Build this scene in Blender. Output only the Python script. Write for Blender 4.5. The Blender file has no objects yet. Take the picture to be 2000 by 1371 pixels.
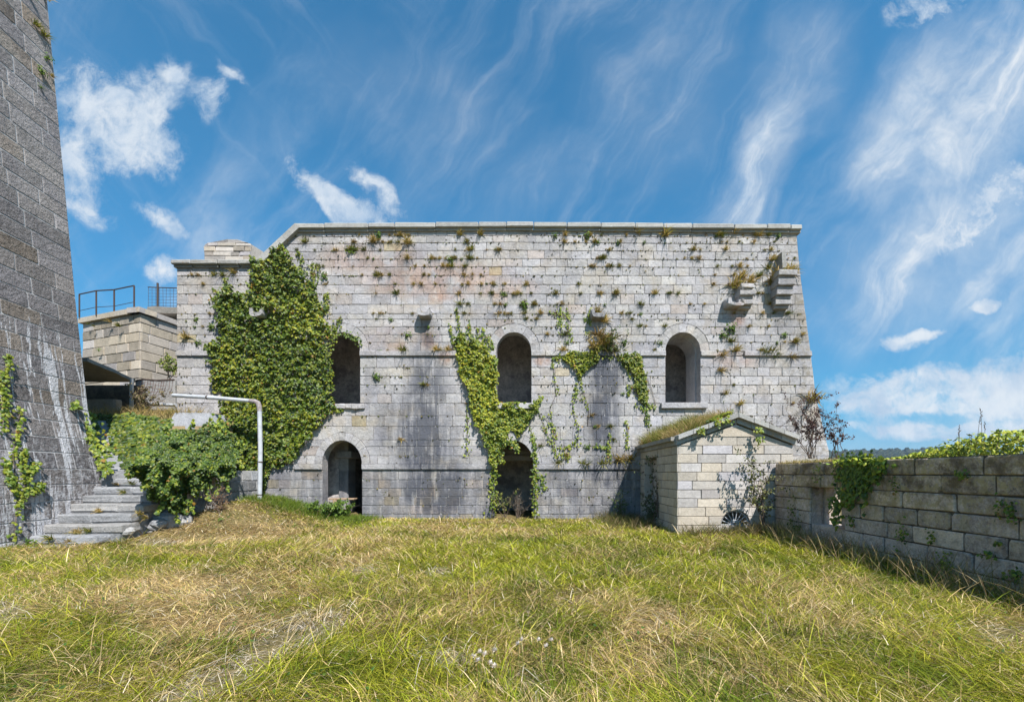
import bpy, math, random
import numpy as np
from mathutils import Vector, Matrix
R = math.radians
rng = random.Random(7)
nr = np.random.default_rng(11)
S = bpy.context.scene
COL = S.collection

# ------------------------------------------------------------------ camera, world, sun, exposure
EYE = 1.55
cam_d = bpy.data.cameras.new("camera"); cam = bpy.data.objects.new("camera", cam_d); COL.objects.link(cam)
cam.location = (0, 0, EYE); cam.rotation_euler = (R(90), 0, 0)
cam_d.sensor_width = 36; cam_d.lens = 36 * 800 / 2000.0
cam_d.shift_x = -40 / 2000.0; cam_d.shift_y = 239.5 / 2000.0
cam_d.clip_start = 0.05; cam_d.clip_end = 6000
S.camera = cam

SUN = Vector((0.41, -0.72, 1.0)).normalized()          # towards the sun
SUN_EL = math.asin(SUN.z); SUN_ROT = math.atan2(SUN.x, SUN.y)
sd = bpy.data.lights.new("sun", 'SUN'); sd.energy = 4.6; sd.angle = R(0.53); sd.color = (1.0, 0.965, 0.92)
so = bpy.data.objects.new("sun", sd); COL.objects.link(so)
so.rotation_euler = SUN.to_track_quat('Z', 'Y').to_euler(); so.location = (10, -20, 30)
S.view_settings.view_transform = 'Standard'; S.view_settings.look = 'None'
S.view_settings.gamma = 1; S.view_settings.use_curve_mapping = False
S.view_settings.exposure = 0.78
SKY_STRENGTH = 0.15


class NT:
    """tiny node-graph builder"""
    def __init__(s, tree): s.t = tree
    def n(s, typ, **kw):
        nd = s.t.nodes.new(typ)
        for k, v in kw.items(): setattr(nd, k, v)
        return nd
    def set(s, sock, v):
        if isinstance(v, bpy.types.NodeSocket): s.t.links.new(v, sock)
        elif isinstance(v, (tuple, list)) and len(v) == 3 and sock.type == 'RGBA': sock.default_value = (*v, 1)
        else: sock.default_value = v
    def m(s, op, a, b=0.0, c=0.0, clamp=False):
        nd = s.n('ShaderNodeMath', operation=op); nd.use_clamp = clamp
        for i, v in enumerate((a, b, c)): s.set(nd.inputs[i], v)
        return nd.outputs[0]
    def v(s, op, a, b=(0, 0, 0)):
        nd = s.n('ShaderNodeVectorMath', operation=op)
        s.set(nd.inputs[0], a)
        if op == 'SCALE': s.set(nd.inputs[3], b)
        else: s.set(nd.inputs[1], b)
        return nd.outputs[1] if op in ('LENGTH', 'DOT_PRODUCT', 'DISTANCE') else nd.outputs[0]
    def mix(s, f, a, b, mode='MIX'):
        nd = s.n('ShaderNodeMix', data_type='RGBA', blend_type=mode)
        s.set(nd.inputs[0], f); s.set(nd.inputs[6], a); s.set(nd.inputs[7], b)
        return nd.outputs[2]
    def noise(s, vec, scale, detail=4, rough=0.55, dist=0.0):
        nd = s.n('ShaderNodeTexNoise'); s.set(nd.inputs['Vector'], vec)
        nd.inputs['Scale'].default_value = scale; nd.inputs['Detail'].default_value = detail
        nd.inputs['Roughness'].default_value = rough; nd.inputs['Distortion'].default_value = dist
        return nd.outputs[0]
    def ss(s, x, a, b):
        nd = s.n('ShaderNodeMapRange', interpolation_type='SMOOTHSTEP')
        s.set(nd.inputs[0], x); s.set(nd.inputs[1], a); s.set(nd.inputs[2], b)
        return nd.outputs[0]
    def xyz(s, vec):
        nd = s.n('ShaderNodeSeparateXYZ'); s.set(nd.inputs[0], vec); return nd.outputs
    def comb(s, x, y, z):
        nd = s.n('ShaderNodeCombineXYZ')
        for i, v in enumerate((x, y, z)): s.set(nd.inputs[i], v)
        return nd.outputs[0]
    def ellipse(s, p, c, r, rot=0.0):
        """1 at the centre, 0 on the rim; p is a 2-D vector in x,y"""
        nd = s.n('ShaderNodeMapping', vector_type='TEXTURE')
        s.set(nd.inputs[0], p)
        nd.inputs[1].default_value = (c[0], c[1], 0); nd.inputs[2].default_value = (0, 0, rot); nd.inputs[3].default_value = (r[0], r[1], 1)
        return s.m('SUBTRACT', 1.0, s.v('LENGTH', nd.outputs[0]))


W = bpy.data.worlds.new("World"); S.world = W; W.use_nodes = True
def build_world():
    t = W.node_tree; t.nodes.clear(); g = NT(t)
    sky = g.n('ShaderNodeTexSky', sky_type='NISHITA'); sky.sun_disc = False
    sky.sun_elevation = SUN_EL; sky.sun_rotation = SUN_ROT
    sky.air_density = 1.0; sky.dust_density = 0.3; sky.ozone_density = 2.2
    d = g.n('ShaderNodeTexCoord').outputs['Generated']
    x, y, z = g.xyz(d)
    elev = g.ss(z, 0.0, 0.62)
    skyc = g.mix(1.0, sky.outputs[0], g.mix(elev, (.145, .385, .49), (.24, .63, .715)), 'MULTIPLY')
    skyc = g.mix(1.0, skyc, g.mix(g.ss(z, 0.0, 0.16), (.95, .74, .97), (1, 1, 1)), 'MULTIPLY')
    # gnomonic direction coordinates of the half of the sky towards the fort; mirrored behind
    ya = g.m('MAXIMUM', g.m('ABSOLUTE', y), 0.06)
    u = g.m('DIVIDE', x, ya); v = g.m('DIVIDE', z, ya)
    p0 = g.comb(u, v, 0)
    wn = g.n('ShaderNodeTexNoise'); g.set(wn.inputs['Vector'], p0); wn.inputs['Scale'].default_value = 5.5; wn.inputs['Detail'].default_value = 5
    warp = g.v('SCALE', g.v('SUBTRACT', wn.outputs[1], (.5, .5, .5)), 0.11)
    p = g.v('ADD', p0, warp)
    px = lambda X, Y: ((X - 1040) / 800, (925 - Y) / 800)
    E = [(205, 222, 104, 48, -38), (268, 272, 70, 40, -25), (140, 320, 62, 32, -20), (300, 180, 48, 38, 0), (416, 190, 24, 34, -15), (345, 130, 26, 20, -40),
         (446, 142, 40, 10, -40), (612, 360, 66, 19, -42), (645, 400, 40, 15, -65), (738, 362, 58, 17, -32), (715, 418, 60, 24, -10), (328, 424, 56, 19, -25),
         (165, 405, 46, 24, -20), (318, 518, 34, 20, 0), (1925, 392, 105, 42, 22), (1848, 476, 62, 24, 10), (1815, 14, 66, 28, 15),
         (1765, 657, 46, 16, 0), (1830, 640, 36, 10, 10), (1930, 588, 26, 10, 10), (1740, 754, 98, 30, 5), (1930, 764, 150, 42, 8), (1690, 802, 56, 16, 0),
         (1770, 845, 120, 12, 0), (1960, 840, 130, 13, 4), (1830, 772, 90, 20, 6), (2150, 760, 200, 60, 0), (2300, 300, 160, 60, 20), (-350, 500, 180, 60, 0), (-200, 150, 160, 60, -20)]
    acc = None
    for (cx, cy, rx, ry, a) in E:
        e = g.m('MAXIMUM', g.m('ADD', g.ellipse(p, px(cx, cy), (rx / 800 * 2.0, ry / 800 * 2.0), R(a)), 0.0), 0.0)
        acc = e if acc is None else g.m('ADD', acc, e)
    acc = g.m('MINIMUM', acc, 1.0)
    fb = g.noise(p, 7.5, 12, 0.70)
    dens = g.m('ADD', g.m('MULTIPLY', acc, 1.9), g.m('MULTIPLY', g.m('SUBTRACT', fb, 0.56), 4.2))
    dens = g.m('ADD', dens, g.m('MULTIPLY', g.m('SUBTRACT', g.noise(p, 24, 8, 0.7), 0.5), 2.6))
    cum = g.m('MULTIPLY', g.ss(dens, 0.0, 2.0), g.ss(acc, 0.0, 0.55))
    # cirrus: stretched fibres, stronger to the right
    def fibres(rot, sx, sy, scale, lo, hi):
        mp = g.n('ShaderNodeMapping', vector_type='TEXTURE'); g.set(mp.inputs[0], p); mp.inputs[2].default_value = (0, 0, R(rot)); mp.inputs[3].default_value = (sx, sy, 1)
        return g.ss(g.noise(mp.outputs[0], scale, 9, 0.64, 0.5), lo, hi)
    c1 = fibres(60, 2.4, 0.42, 2.0, 0.44, 0.76)
    c2 = fibres(46, 1.8, 0.5, 2.2, 0.44, 0.78)
    c3 = fibres(63, 3.6, 0.20, 2.6, 0.46, 0.74)
    c4 = fibres(128, 2.6, 0.26, 2.6, 0.47, 0.76)
    big = g.noise(p0, 1.3, 3, 0.5)
    veil = None
    for (cx, cy, rx, ry, a, k) in [(1890, 230, 300, 170, 45, 1.0), (1890, 470, 330, 170, 25, .9), (1500, 300, 60, 230, -24, .85), (1560, 140, 110, 150, -20, .45), (1430, 400, 90, 50, 40, .5),
                                   (1080, 330, 200, 80, 30, .22), (1300, 180, 160, 200, -30, .25), (1640, 590, 200, 40, 5, .28), (820, 200, 260, 120, -20, .2), (430, 470, 130, 80, -30, .25), (1850, 620, 300, 130, 5, .15)]:
        e = g.m('MULTIPLY', g.ss(g.ellipse(p, px(cx, cy), (rx / 800 * 1.3, ry / 800 * 1.3), R(a)), 0.0, 0.8), k)
        veil = e if veil is None else g.m('MAXIMUM', veil, e)
    ci = g.m('MULTIPLY', veil, g.m('ADD', 0.42, g.m('MULTIPLY', g.m('MAXIMUM', c1, g.m('MULTIPLY', c2, 0.7)), 1.1)))
    ci = g.m('ADD', ci, g.m('MULTIPLY', g.m('MULTIPLY', c2, g.ss(big, 0.34, 0.62)), 0.34))
    ci = g.m('ADD', ci, g.m('MULTIPLY', g.m('MULTIPLY', c1, g.ss(big, 0.34, 0.62)), 0.32))
    ci = g.m('ADD', ci, g.m('MULTIPLY', g.mix(g.ss(u, -.45, -.1), c4, c3), 0.11))
    low = g.m('MULTIPLY', g.ss(v, 0.3, -0.02), 0.10)
    alpha = g.m('MAXIMUM', g.m('MULTIPLY', cum, 0.95), g.m('ADD', ci, low), clamp=True)
    alpha = g.m('MINIMUM', alpha, 1.0)
    alpha = g.m('MULTIPLY', alpha, g.ss(z, -0.02, 0.0))
    sh = g.ss(g.noise(p, 9.0, 5, 0.6), 0.25, 0.7)
    ccol = g.mix(sh, (0.44, 0.58, 0.76), (0.80, 0.85, 0.90))
    b1 = g.n('ShaderNodeBackground'); g.set(b1.inputs[0], skyc); b1.inputs[1].default_value = SKY_STRENGTH
    b2 = g.n('ShaderNodeBackground'); g.set(b2.inputs[0], ccol); b2.inputs[1].default_value = 0.60
    mx = g.n('ShaderNodeMixShader'); g.set(mx.inputs[0], alpha); g.set(mx.inputs[1], b1.outputs[0]); g.set(mx.inputs[2], b2.outputs[0])
    o = g.n('ShaderNodeOutputWorld'); g.set(o.inputs[0], mx.outputs[0])
build_world()

# ------------------------------------------------------------------ helpers
FY = 14.0                                    # distance of the fort's front wall
def P(x, y, Y): return ((x - 1040) / 800 * Y, Y, EYE + (925 - y) / 800 * Y)
def fx(x): return (x - 1040) / 800 * FY      # photo column / row on the front wall -> metres
def fz(y): return EYE + (925 - y) / 800 * FY
def sstep(a, b, x):
    t = np.clip((np.asarray(x, float) - a) / (b - a), 0, 1); return t * t * (3 - 2 * t)

def vnoise(x, y, seed=0):
    """smooth value noise in numpy, 0..1"""
    x = np.asarray(x, float); y = np.asarray(y, float)
    xi = np.floor(x).astype(np.int64); yi = np.floor(y).astype(np.int64); xf = x - xi; yf = y - yi
    def h(a, b):
        n = (a * 374761393 + b * 668265263 + seed * 1442695041) & 0x7fffffff
        n = (n ^ (n >> 13)) * 1274126177 & 0x7fffffff
        return ((n ^ (n >> 16)) & 0xffff) / 65535.0
    u = xf * xf * (3 - 2 * xf); w = yf * yf * (3 - 2 * yf)
    return (h(xi, yi) * (1 - u) + h(xi + 1, yi) * u) * (1 - w) + (h(xi, yi + 1) * (1 - u) + h(xi + 1, yi + 1) * u) * w
def fbm(x, y, seed=0, oct=4):
    s = 0; a = 0.5; t = 0
    for i in range(oct):
        s = s + a * vnoise(np.asarray(x) * 2 ** i, np.asarray(y) * 2 ** i, seed + i * 17); t += a; a *= 0.5
    return s / t

def link(name, me, mat=None, parent=None, kind=None):
    o = bpy.data.objects.new(name, me); COL.objects.link(o)
    if mat and me is not None and not me.materials: me.materials.append(mat)
    if parent: o.parent = parent
    if kind: o['kind'] = kind
    return o
def tag(o, label, cat, group=None):
    o['label'] = label; o['category'] = cat
    if group: o['group'] = group
    return o
def thing(name, label, cat, group=None):
    return tag(link(name, None), label, cat, group)
def mesh_np(name, V, F, col=None, smooth=False):
    """V (n,3); F (m,k) with one k"""
    me = bpy.data.meshes.new(name); V = np.ascontiguousarray(V, np.float32); F = np.ascontiguousarray(F, np.int32)
    me.vertices.add(len(V)); me.vertices.foreach_set('co', V.ravel())
    me.loops.add(F.size); me.loops.foreach_set('vertex_index', F.ravel())
    me.polygons.add(len(F)); me.polygons.foreach_set('loop_start', np.arange(len(F), dtype=np.int32) * F.shape[1])
    if col is not None:
        a = me.color_attributes.new('Col', 'FLOAT_COLOR', 'POINT')
        c = np.ones((len(V), 4), np.float32); c[:, :3] = col; a.data.foreach_set('color', c.ravel())
    me.polygons.foreach_set('use_smooth', np.full(len(F), smooth))
    me.update(); me.validate(); return me
def mesh_py(name, V, F, tone=None):
    me = bpy.data.meshes.new(name); me.from_pydata(V, [], F)
    if tone is not None:
        a = me.color_attributes.new('Col', 'FLOAT_COLOR', 'POINT')
        arr = np.ones((len(V), 4), np.float32); arr[:, :3] = tone; a.data.foreach_set('color', arr.ravel())
    me.update(); return me

class MB:
    """collects polygons with a tone"""
    def __init__(s): s.V = []; s.F = []; s.T = []
    def add(s, V, F, tone=(.5, .5, .5)):
        o = len(s.V); s.V += [tuple(v) for v in V]; s.F += [tuple(i + o for i in f) for f in F]; s.T += [tone] * len(V); return s
    def box(s, x0, x1, y0, y1, z0, z1, tone=(.5, .5, .5), jit=0.0):
        V = [(x, y, z) for x in (x0, x1) for y in (y0, y1) for z in (z0, z1)]
        if jit: V = [tuple(c + rng.uniform(-jit, jit) for c in v) for v in V]
        return s.add(V, [(0, 1, 3, 2), (4, 6, 7, 5), (0, 4, 5, 1), (2, 3, 7, 6), (0, 2, 6, 4), (1, 5, 7, 3)], tone)
    def bbox(s, x0, x1, y0, y1, z0, z1, b=.02, tone=(.5, .5, .5), jit=0.0):
        """box with chamfered edges: 24 vertices"""
        c = ((x0 + x1) / 2, (y0 + y1) / 2, (z0 + z1) / 2); h = ((x1 - x0) / 2, (y1 - y0) / 2, (z1 - z0) / 2); b = min(b, min(h) * .6)
        V = []; idx = {}
        for sx in (-1, 1):
            for sy in (-1, 1):
                for sz in (-1, 1):
                    for ax in range(3):
                        q = [h[0] - b, h[1] - b, h[2] - b]; q[ax] = h[ax]
                        idx[sx, sy, sz, ax] = len(V)
                        V.append(tuple(c[i] + (sx, sy, sz)[i] * q[i] + rng.uniform(-jit, jit) for i in range(3)))
        F = []
        for ax in range(3):
            o1, o2 = [i for i in range(3) if i != ax]
            for sg in (-1, 1):
                f = []
                for (a, bb) in ((-1, -1), (1, -1), (1, 1), (-1, 1)):
                    k = [0, 0, 0]; k[ax] = sg; k[o1] = a; k[o2] = bb; f.append(idx[(*k, ax)])
                F.append(tuple(f))
            for a in (-1, 1):
                for bb in (-1, 1):      # edges along axis ax
                    k1 = [0, 0, 0]; k1[o1] = a; k1[o2] = bb; k2 = list(k1); k1[ax] = -1; k2[ax] = 1
                    F.append((idx[(*k1, o1)], idx[(*k2, o1)], idx[(*k2, o2)], idx[(*k1, o2)]))
        for sx in (-1, 1):
            for sy in (-1, 1):
                for sz in (-1, 1): F.append(tuple(idx[sx, sy, sz, a] for a in range(3)))
        return s.add(V, F, tone)
    def tube(s, pts, rad, n=8, tone=(.5, .5, .5), caps=True):
        pts = [Vector(p) for p in pts]; rad = rad if isinstance(rad, (list, tuple)) else [rad] * len(pts)
        V = []; F = []
        for i, p in enumerate(pts):
            d = (pts[min(i + 1, len(pts) - 1)] - pts[max(i - 1, 0)]).normalized()
            a = d.cross(Vector((0.13, 0.31, 0.94)) if abs(d.z) < .9 else Vector((1, 0.1, 0))).normalized(); b = d.cross(a)
            for k in range(n):
                t = 2 * math.pi * k / n; V.append(p + (a * math.cos(t) + b * math.sin(t)) * rad[i])
        for i in range(len(pts) - 1):
            for k in range(n): F.append((i * n + k, i * n + (k + 1) % n, (i + 1) * n + (k + 1) % n, (i + 1) * n + k))
        if caps: F += [tuple(range(n))[::-1], tuple(range((len(pts) - 1) * n, len(pts) * n))]
        return s.add(V, F, tone)
    def prism(s, poly, fr, d0, d1, tone=(.5, .5, .5)):
        n = len(poly); V = [fr(a, b, d0) for a, b in poly] + [fr(a, b, d1) for a, b in poly]
        return s.add(V, [tuple(range(n))[::-1], tuple(range(n, 2 * n))] + [(i, (i + 1) % n, n + (i + 1) % n, n + i) for i in range(n)], tone)
    def build(s, name, mat, parent=None, kind=None):
        return link(name, mesh_py(name, s.V, s.F, np.array(s.T, np.float32)), mat, parent, kind)

# ------------------------------------------------------------------ materials
def new_mat(name):
    m = bpy.data.materials.new(name); m.use_nodes = True; m.node_tree.nodes.clear(); return m, NT(m.node_tree)
def out_principled(g, col, rough=0.9, normal=None, spec=0.25, metallic=0.0):
    b = g.n('ShaderNodeBsdfPrincipled'); g.set(b.inputs['Base Color'], col); g.set(b.inputs['Roughness'], rough)
    b.inputs['Specular IOR Level'].default_value = spec; b.inputs['Metallic'].default_value = metallic
    if normal: g.set(b.inputs['Normal'], normal)
    o = g.n('ShaderNodeOutputMaterial'); g.set(o.inputs[0], b.outputs[0]); return b
def bump(g, h, strength=0.5, dist=0.02):
    b = g.n('ShaderNodeBump'); b.inputs['Strength'].default_value = strength; b.inputs['Distance'].default_value = dist; g.set(b.inputs['Height'], h); return b.outputs[0]

def stone_mat(name, cols, mott=0.35, grain=45, bump_s=0.6, bump_d=0.012, extra=None, lichen=None, warm=None):
    """cols: three stone colours picked by the stone's own tone (green channel), red channel = how light the stone is"""
    m, g = new_mat(name)
    pos = g.n('ShaderNodeNewGeometry').outputs['Position']
    at = g.n('ShaderNodeAttribute', attribute_name='Col').outputs['Color']
    sp = g.n('ShaderNodeSeparateColor'); g.set(sp.inputs[0], at); tr, tg, tb = sp.outputs
    rp = g.n('ShaderNodeValToRGB'); g.set(rp.inputs[0], tg); el = rp.color_ramp.elements
    el[0].position = 0; el[0].color = (*cols[0], 1); el[1].position = 1; el[1].color = (*cols[-1], 1)
    for i, c in enumerate(cols[1:-1]):
        e = el.new((i + 1) / (len(cols) - 1)); e.color = (*c, 1)
    col = rp.outputs[0]
    off = g.v('ADD', pos, g.v('SCALE', at, 37.0))
    n1 = g.noise(off, 3.2, 6, 0.62)
    n2 = g.noise(pos, 0.55, 5, 0.6)
    n3 = g.noise(pos, grain, 3, 0.65)
    f = g.m('ADD', g.m('MULTIPLY', g.m('SUBTRACT', n1, .5), mott * 2.0), g.m('MULTIPLY', g.m('SUBTRACT', n2, .5), mott * 1.2))
    f = g.m('ADD', f, g.m('MULTIPLY', g.m('SUBTRACT', n3, .5), mott * 1.7))
    n4 = g.noise(g.v('ADD', off, (2, 8, 5)), 13, 6, 0.74)
    f = g.m('ADD', f, g.m('MULTIPLY', g.m('SUBTRACT', n4, .5), mott * 2.6))
    f = g.m('ADD', f, g.m('ADD', 0.62, g.m('MULTIPLY', tr, 0.76)))
    col = g.mix(1.0, col, g.comb(f, f, f), 'MULTIPLY')
    # pale crust and dark pits
    pit = g.ss(g.noise(off, 26, 4, 0.7), 0.60, 0.72)
    col = g.mix(g.m('MULTIPLY', pit, 0.45), col, g.mix(1.0, col, (.42, .42, .46), 'MULTIPLY'))
    pale = g.ss(g.noise(g.v('ADD', off, (9, 4, 2)), 17, 5, 0.7), 0.60, 0.70)
    col = g.mix(g.m('MULTIPLY', pale, 0.35), col, (.48, .475, .48))
    if lichen:
        lm = g.ss(g.noise(g.v('ADD', pos, (3, 7, 1)), lichen[1], 6, 0.65), lichen[2], lichen[2] + .1)
        col = g.mix(g.m('MULTIPLY', lm, lichen[3]), col, lichen[0])
    if extra: col = extra(g, pos, col, at)
    hh = g.m('ADD', g.m('MULTIPLY', g.noise(off, grain * .55, 5, 0.7), 1.0), g.m('ADD', g.m('MULTIPLY', g.noise(off, 9, 5, 0.7), 1.6), g.m('MULTIPLY', pit, -0.6)))
    out_principled(g, col, 0.92, bump(g, hh, bump_s, bump_d), 0.18)
    return m

def facade_extra(g, pos, col, at):
    x, y, z = g.xyz(pos); q = g.comb(x, z, 0)
    wob = g.v('SCALE', g.v('SUBTRACT', g.n_col(q, 1.6), (.5, .5, .5)), 0.5) if hasattr(g, 'n_col') else (0, 0, 0)
    q2 = g.v('ADD', q, wob)
    mp = g.n('ShaderNodeMapping'); g.set(mp.inputs[0], q); mp.inputs[3].default_value = (2.6, 0.22, 1)
    streak = g.noise(mp.outputs[0], 2.2, 6, 0.65)
    mp2 = g.n('ShaderNodeMapping'); g.set(mp2.inputs[0], q); mp2.inputs[3].default_value = (1, .8, 1)
    blot = g.noise(mp2.outputs[0], 1.7, 6, 0.65, 0.4)
    # reddish iron wash high on the wall
    red = None
    for (cx, cy, rx, ry, k) in [(850, 545, 210, 50, .75), (720, 505, 150, 45, .6), (960, 560, 140, 30, .6), (870, 700, 22, 18, 1.0), (1060, 705, 24, 14, .9), (1440, 620, 22, 30, 1.0), (1430, 700, 60, 26, .5), (760, 660, 90, 40, .3), (870, 575, 60, 20, .8), (840, 660, 26, 26, .9)]:
        e = g.m('MULTIPLY', g.ss(g.ellipse(q, (fx(cx), fz(cy)), (rx / 57.1, ry / 57.1)), 0, .7), k)
        red = e if red is None else g.m('MAXIMUM', red, e)
    red = g.m('MULTIPLY', red, g.ss(blot, .32, .56))
    col = g.mix(g.m('MULTIPLY', red, 0.95), col, g.mix(1.0, col, (.97, .70, .57), 'MULTIPLY'))
    # dark run-off below the spouts and the plants, and along the foot of the wall
    dk = None
    for (cx, cy, rx, ry, k) in [(836, 660, 24, 45, .75), (836, 750, 30, 80, .9), (832, 780, 52, 150, .85), (825, 860, 78, 130, 1.0), (850, 955, 100, 80, 1.1), (840, 960, 60, 70, 1.0), (770, 850, 50, 90, .5), (1182, 735, 44, 62, 1.3), (1178, 820, 42, 110, 1.0), (1195, 925, 80, 60, .9), (1120, 960, 90, 50, .7), (1165, 625, 20, 30, .5), (1090, 950, 90, 60, .3), (930, 960, 70, 60, .45),
                                (590, 950, 70, 50, .65), (1520, 600, 22, 60, .35), (1560, 640, 30, 120, .3), (720, 735, 16, 60, .3)]:
        e = g.m('MULTIPLY', g.ss(g.ellipse(q, (fx(cx), fz(cy)), (rx / 57.1 * 1.15, ry / 57.1 * 1.15)), 0, .75), k)
        dk = e if dk is None else g.m('MAXIMUM', dk, e)
    foot = g.m('MULTIPLY', g.ss(z, 1.75, 1.6), 0.6)
    dk = g.m('MAXIMUM', dk, foot)
    dk = g.m('MULTIPLY', dk, g.m('ADD', .15, g.m('MULTIPLY', g.ss(g.m('ADD', g.m('MULTIPLY', streak, .6), g.m('MULTIPLY', blot, .4)), .33, .56), 1.0)), clamp=True)
    col = g.mix(g.m('MULTIPLY', dk, 0.86), col, (.062, .068, .088))
    wide = g.ss(g.noise(q, .8, 7, .7), .42, .66)
    col = g.mix(g.m('MULTIPLY', wide, .5), col, g.mix(1.0, col, (.66, .68, .76), 'MULTIPLY'))
    och = g.ss(g.noise(g.v('ADD', q, (31, 7, 0)), 1.1, 5, .6), .48, .68)
    col = g.mix(g.m('MULTIPLY', och, .6), col, g.mix(1.0, col, (1.03, .93, .76), 'MULTIPLY'))
    # lichen on the exposed right edge
    ed = g.m('MULTIPLY', g.ss(x, 7.7, 9.4), g.ss(g.noise(q, 2.4, 6, .7), .45, .62))
    col = g.mix(g.m('MULTIPLY', ed, .55), col, (.20, .165, .11))
    return col

def tower_extra(g, pos, col, at):
    x, y, z = g.xyz(pos)
    mp = g.n('ShaderNodeMapping'); g.set(mp.inputs[0], g.comb(y, z, 0)); mp.inputs[3].default_value = (1.0, 0.09, 1)
    s = g.noise(mp.outputs[0], 4.2, 6, 0.68, 0.5)
    low = g.ss(z, 6.6, 3.6)
    crust = g.noise(pos, 9, 6, .72)
    lime = g.ss(g.m('ADD', g.m('MULTIPLY', g.ss(s, .48, .58), low), g.m('MULTIPLY', g.m('SUBTRACT', crust, .5), .9)), .46, .72)
    foot = g.m('MULTIPLY', g.ss(z, 3.0, .8), g.ss(crust, .46, .62))
    lime = g.m('MAXIMUM', lime, g.m('MULTIPLY', foot, .75))
    col = g.mix(g.m('MULTIPLY', lime, .85), col, (.60, .60, .63))
    hi = g.m('MULTIPLY', g.ss(z, 6.0, 9.0), g.ss(g.noise(pos, 1.4, 5, .6), .42, .6))
    col = g.mix(g.m('MULTIPLY', hi, .22), col, (.42, .39, .35))
    return col
def wall_extra(g, pos, col, at):
    x, y, z = g.xyz(pos)
    li = g.m('MULTIPLY', g.ss(g.noise(pos, 8, 7, .74), .45, .57), g.ss(z, .3, 1.3))
    col = g.mix(g.m('MULTIPLY', li, .8), col, (.44, .35, .18))
    dk = g.m('MULTIPLY', g.ss(g.noise(g.v('ADD', pos, (5, 5, 5)), 2.6, 6, .7), .42, .62), g.ss(z, .6, 1.5))
    col = g.mix(g.m('MULTIPLY', dk, .8), col, (.09, .062, .042))
    return col
def cream_extra(g, pos, col, at):
    x, y, z = g.xyz(pos)
    k = g.ss(g.noise(g.comb(g.m('MULTIPLY', x, 2), y, g.m('MULTIPLY', z, .4)), 2.5, 6, .7), .5, .75)
    return g.mix(g.m('MULTIPLY', k, .4), col, g.mix(1.0, col, (.6, .58, .6), 'MULTIPLY'))

M = {}
M['facade'] = stone_mat('facade_stone', [(.38, .362, .366), (.405, .386, .382), (.415, .392, .37), (.41, .355, .325), (.40, .345, .24)], .40, 44, .9, .022, facade_extra)
M['coping'] = stone_mat('coping_stone', [(.29, .285, .275), (.32, .31, .29), (.27, .26, .24)], .35, 40, .7, .014, None, ((.40, .25, .10), 7, .60, .6))
M['tower'] = stone_mat('tower_stone', [(.20, .186, .192), (.235, .216, .215), (.25, .222, .205), (.215, .172, .135)], .5, 34, 1.0, .05, tower_extra)
M['boundary'] = stone_mat('boundary_stone', [(.47, .385, .33), (.49, .41, .37), (.52, .415, .32)], .62, 34, .9, .02, wall_extra)
M['cream'] = stone_mat('cream_stone', [(.425, .395, .375), (.44, .395, .34), (.43, .365, .285), (.405, .38, .385)], .28, 44, .6, .012, cream_extra)
M['bastion'] = stone_mat('bastion_stone', [(.42, .365, .30), (.44, .37, .28), (.38, .35, .34)], .3, 40, .6, .012, cream_extra)
M['step'] = stone_mat('step_stone', [(.25, .255, .27), (.28, .28, .285), (.27, .26, .25)], .42, 40, .9, .02)
M['concrete'] = stone_mat('concrete', [(.30, .28, .25), (.34, .31, .27), (.27, .25, .23)], .35, 30, .7, .02)
M['plaster'] = stone_mat('plaster', [(.40, .365, .345), (.46, .42, .395), (.42, .39, .38)], .6, 8, .35, .02, None, ((.16, .14, .15), 1.6, .5, .6))

def flat_mat(name, c1, c2, scale=12, rough=.85, bs=.4, bd=.01, spec=.3, metallic=0.0):
    m, g = new_mat(name); pos = g.n('ShaderNodeNewGeometry').outputs['Position']
    f = g.ss(g.noise(pos, scale, 6, .65), .32, .68)
    out_principled(g, g.mix(f, c1, c2), rough, bump(g, g.noise(pos, scale * 4, 4, .6), bs, bd), spec, metallic); return m
M['mortar'] = flat_mat('mortar_weathered', (.09, .08, .07), (.40, .385, .38), 3.1)
M['mortar_pale'] = flat_mat('mortar_pale', (.30, .29, .29), (.52, .505, .50), 7)
M['mortar_dark'] = flat_mat('mortar_dark', (.05, .045, .04), (.14, .12, .09), 6)
M['iron'] = flat_mat('rusty_iron', (.035, .03, .028), (.09, .055, .04), 30, .7)
M['zinc'] = flat_mat('grey_pipe_metal', (.40, .415, .44), (.52, .535, .56), 6, .45, .15, .004, .5)
M['elbow'] = flat_mat('stained_elbow', (.33, .31, .31), (.22, .16, .15), 14, .6)
M['rust'] = flat_mat('rust', (.16, .10, .085), (.26, .15, .12), 40, .85)
M['wood'] = flat_mat('weathered_wood', (.30, .20, .12), (.45, .33, .22), 14, .8)
M['bark'] = flat_mat('bark', (.07, .05, .04), (.16, .12, .09), 30)
M['soil'] = flat_mat('dry_soil', (.17, .12, .06), (.27, .20, .10), 6)
M['turf'] = flat_mat('dry_turf', (.16, .13, .05), (.25, .20, .08), 8, .95, .8, .03)

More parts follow.
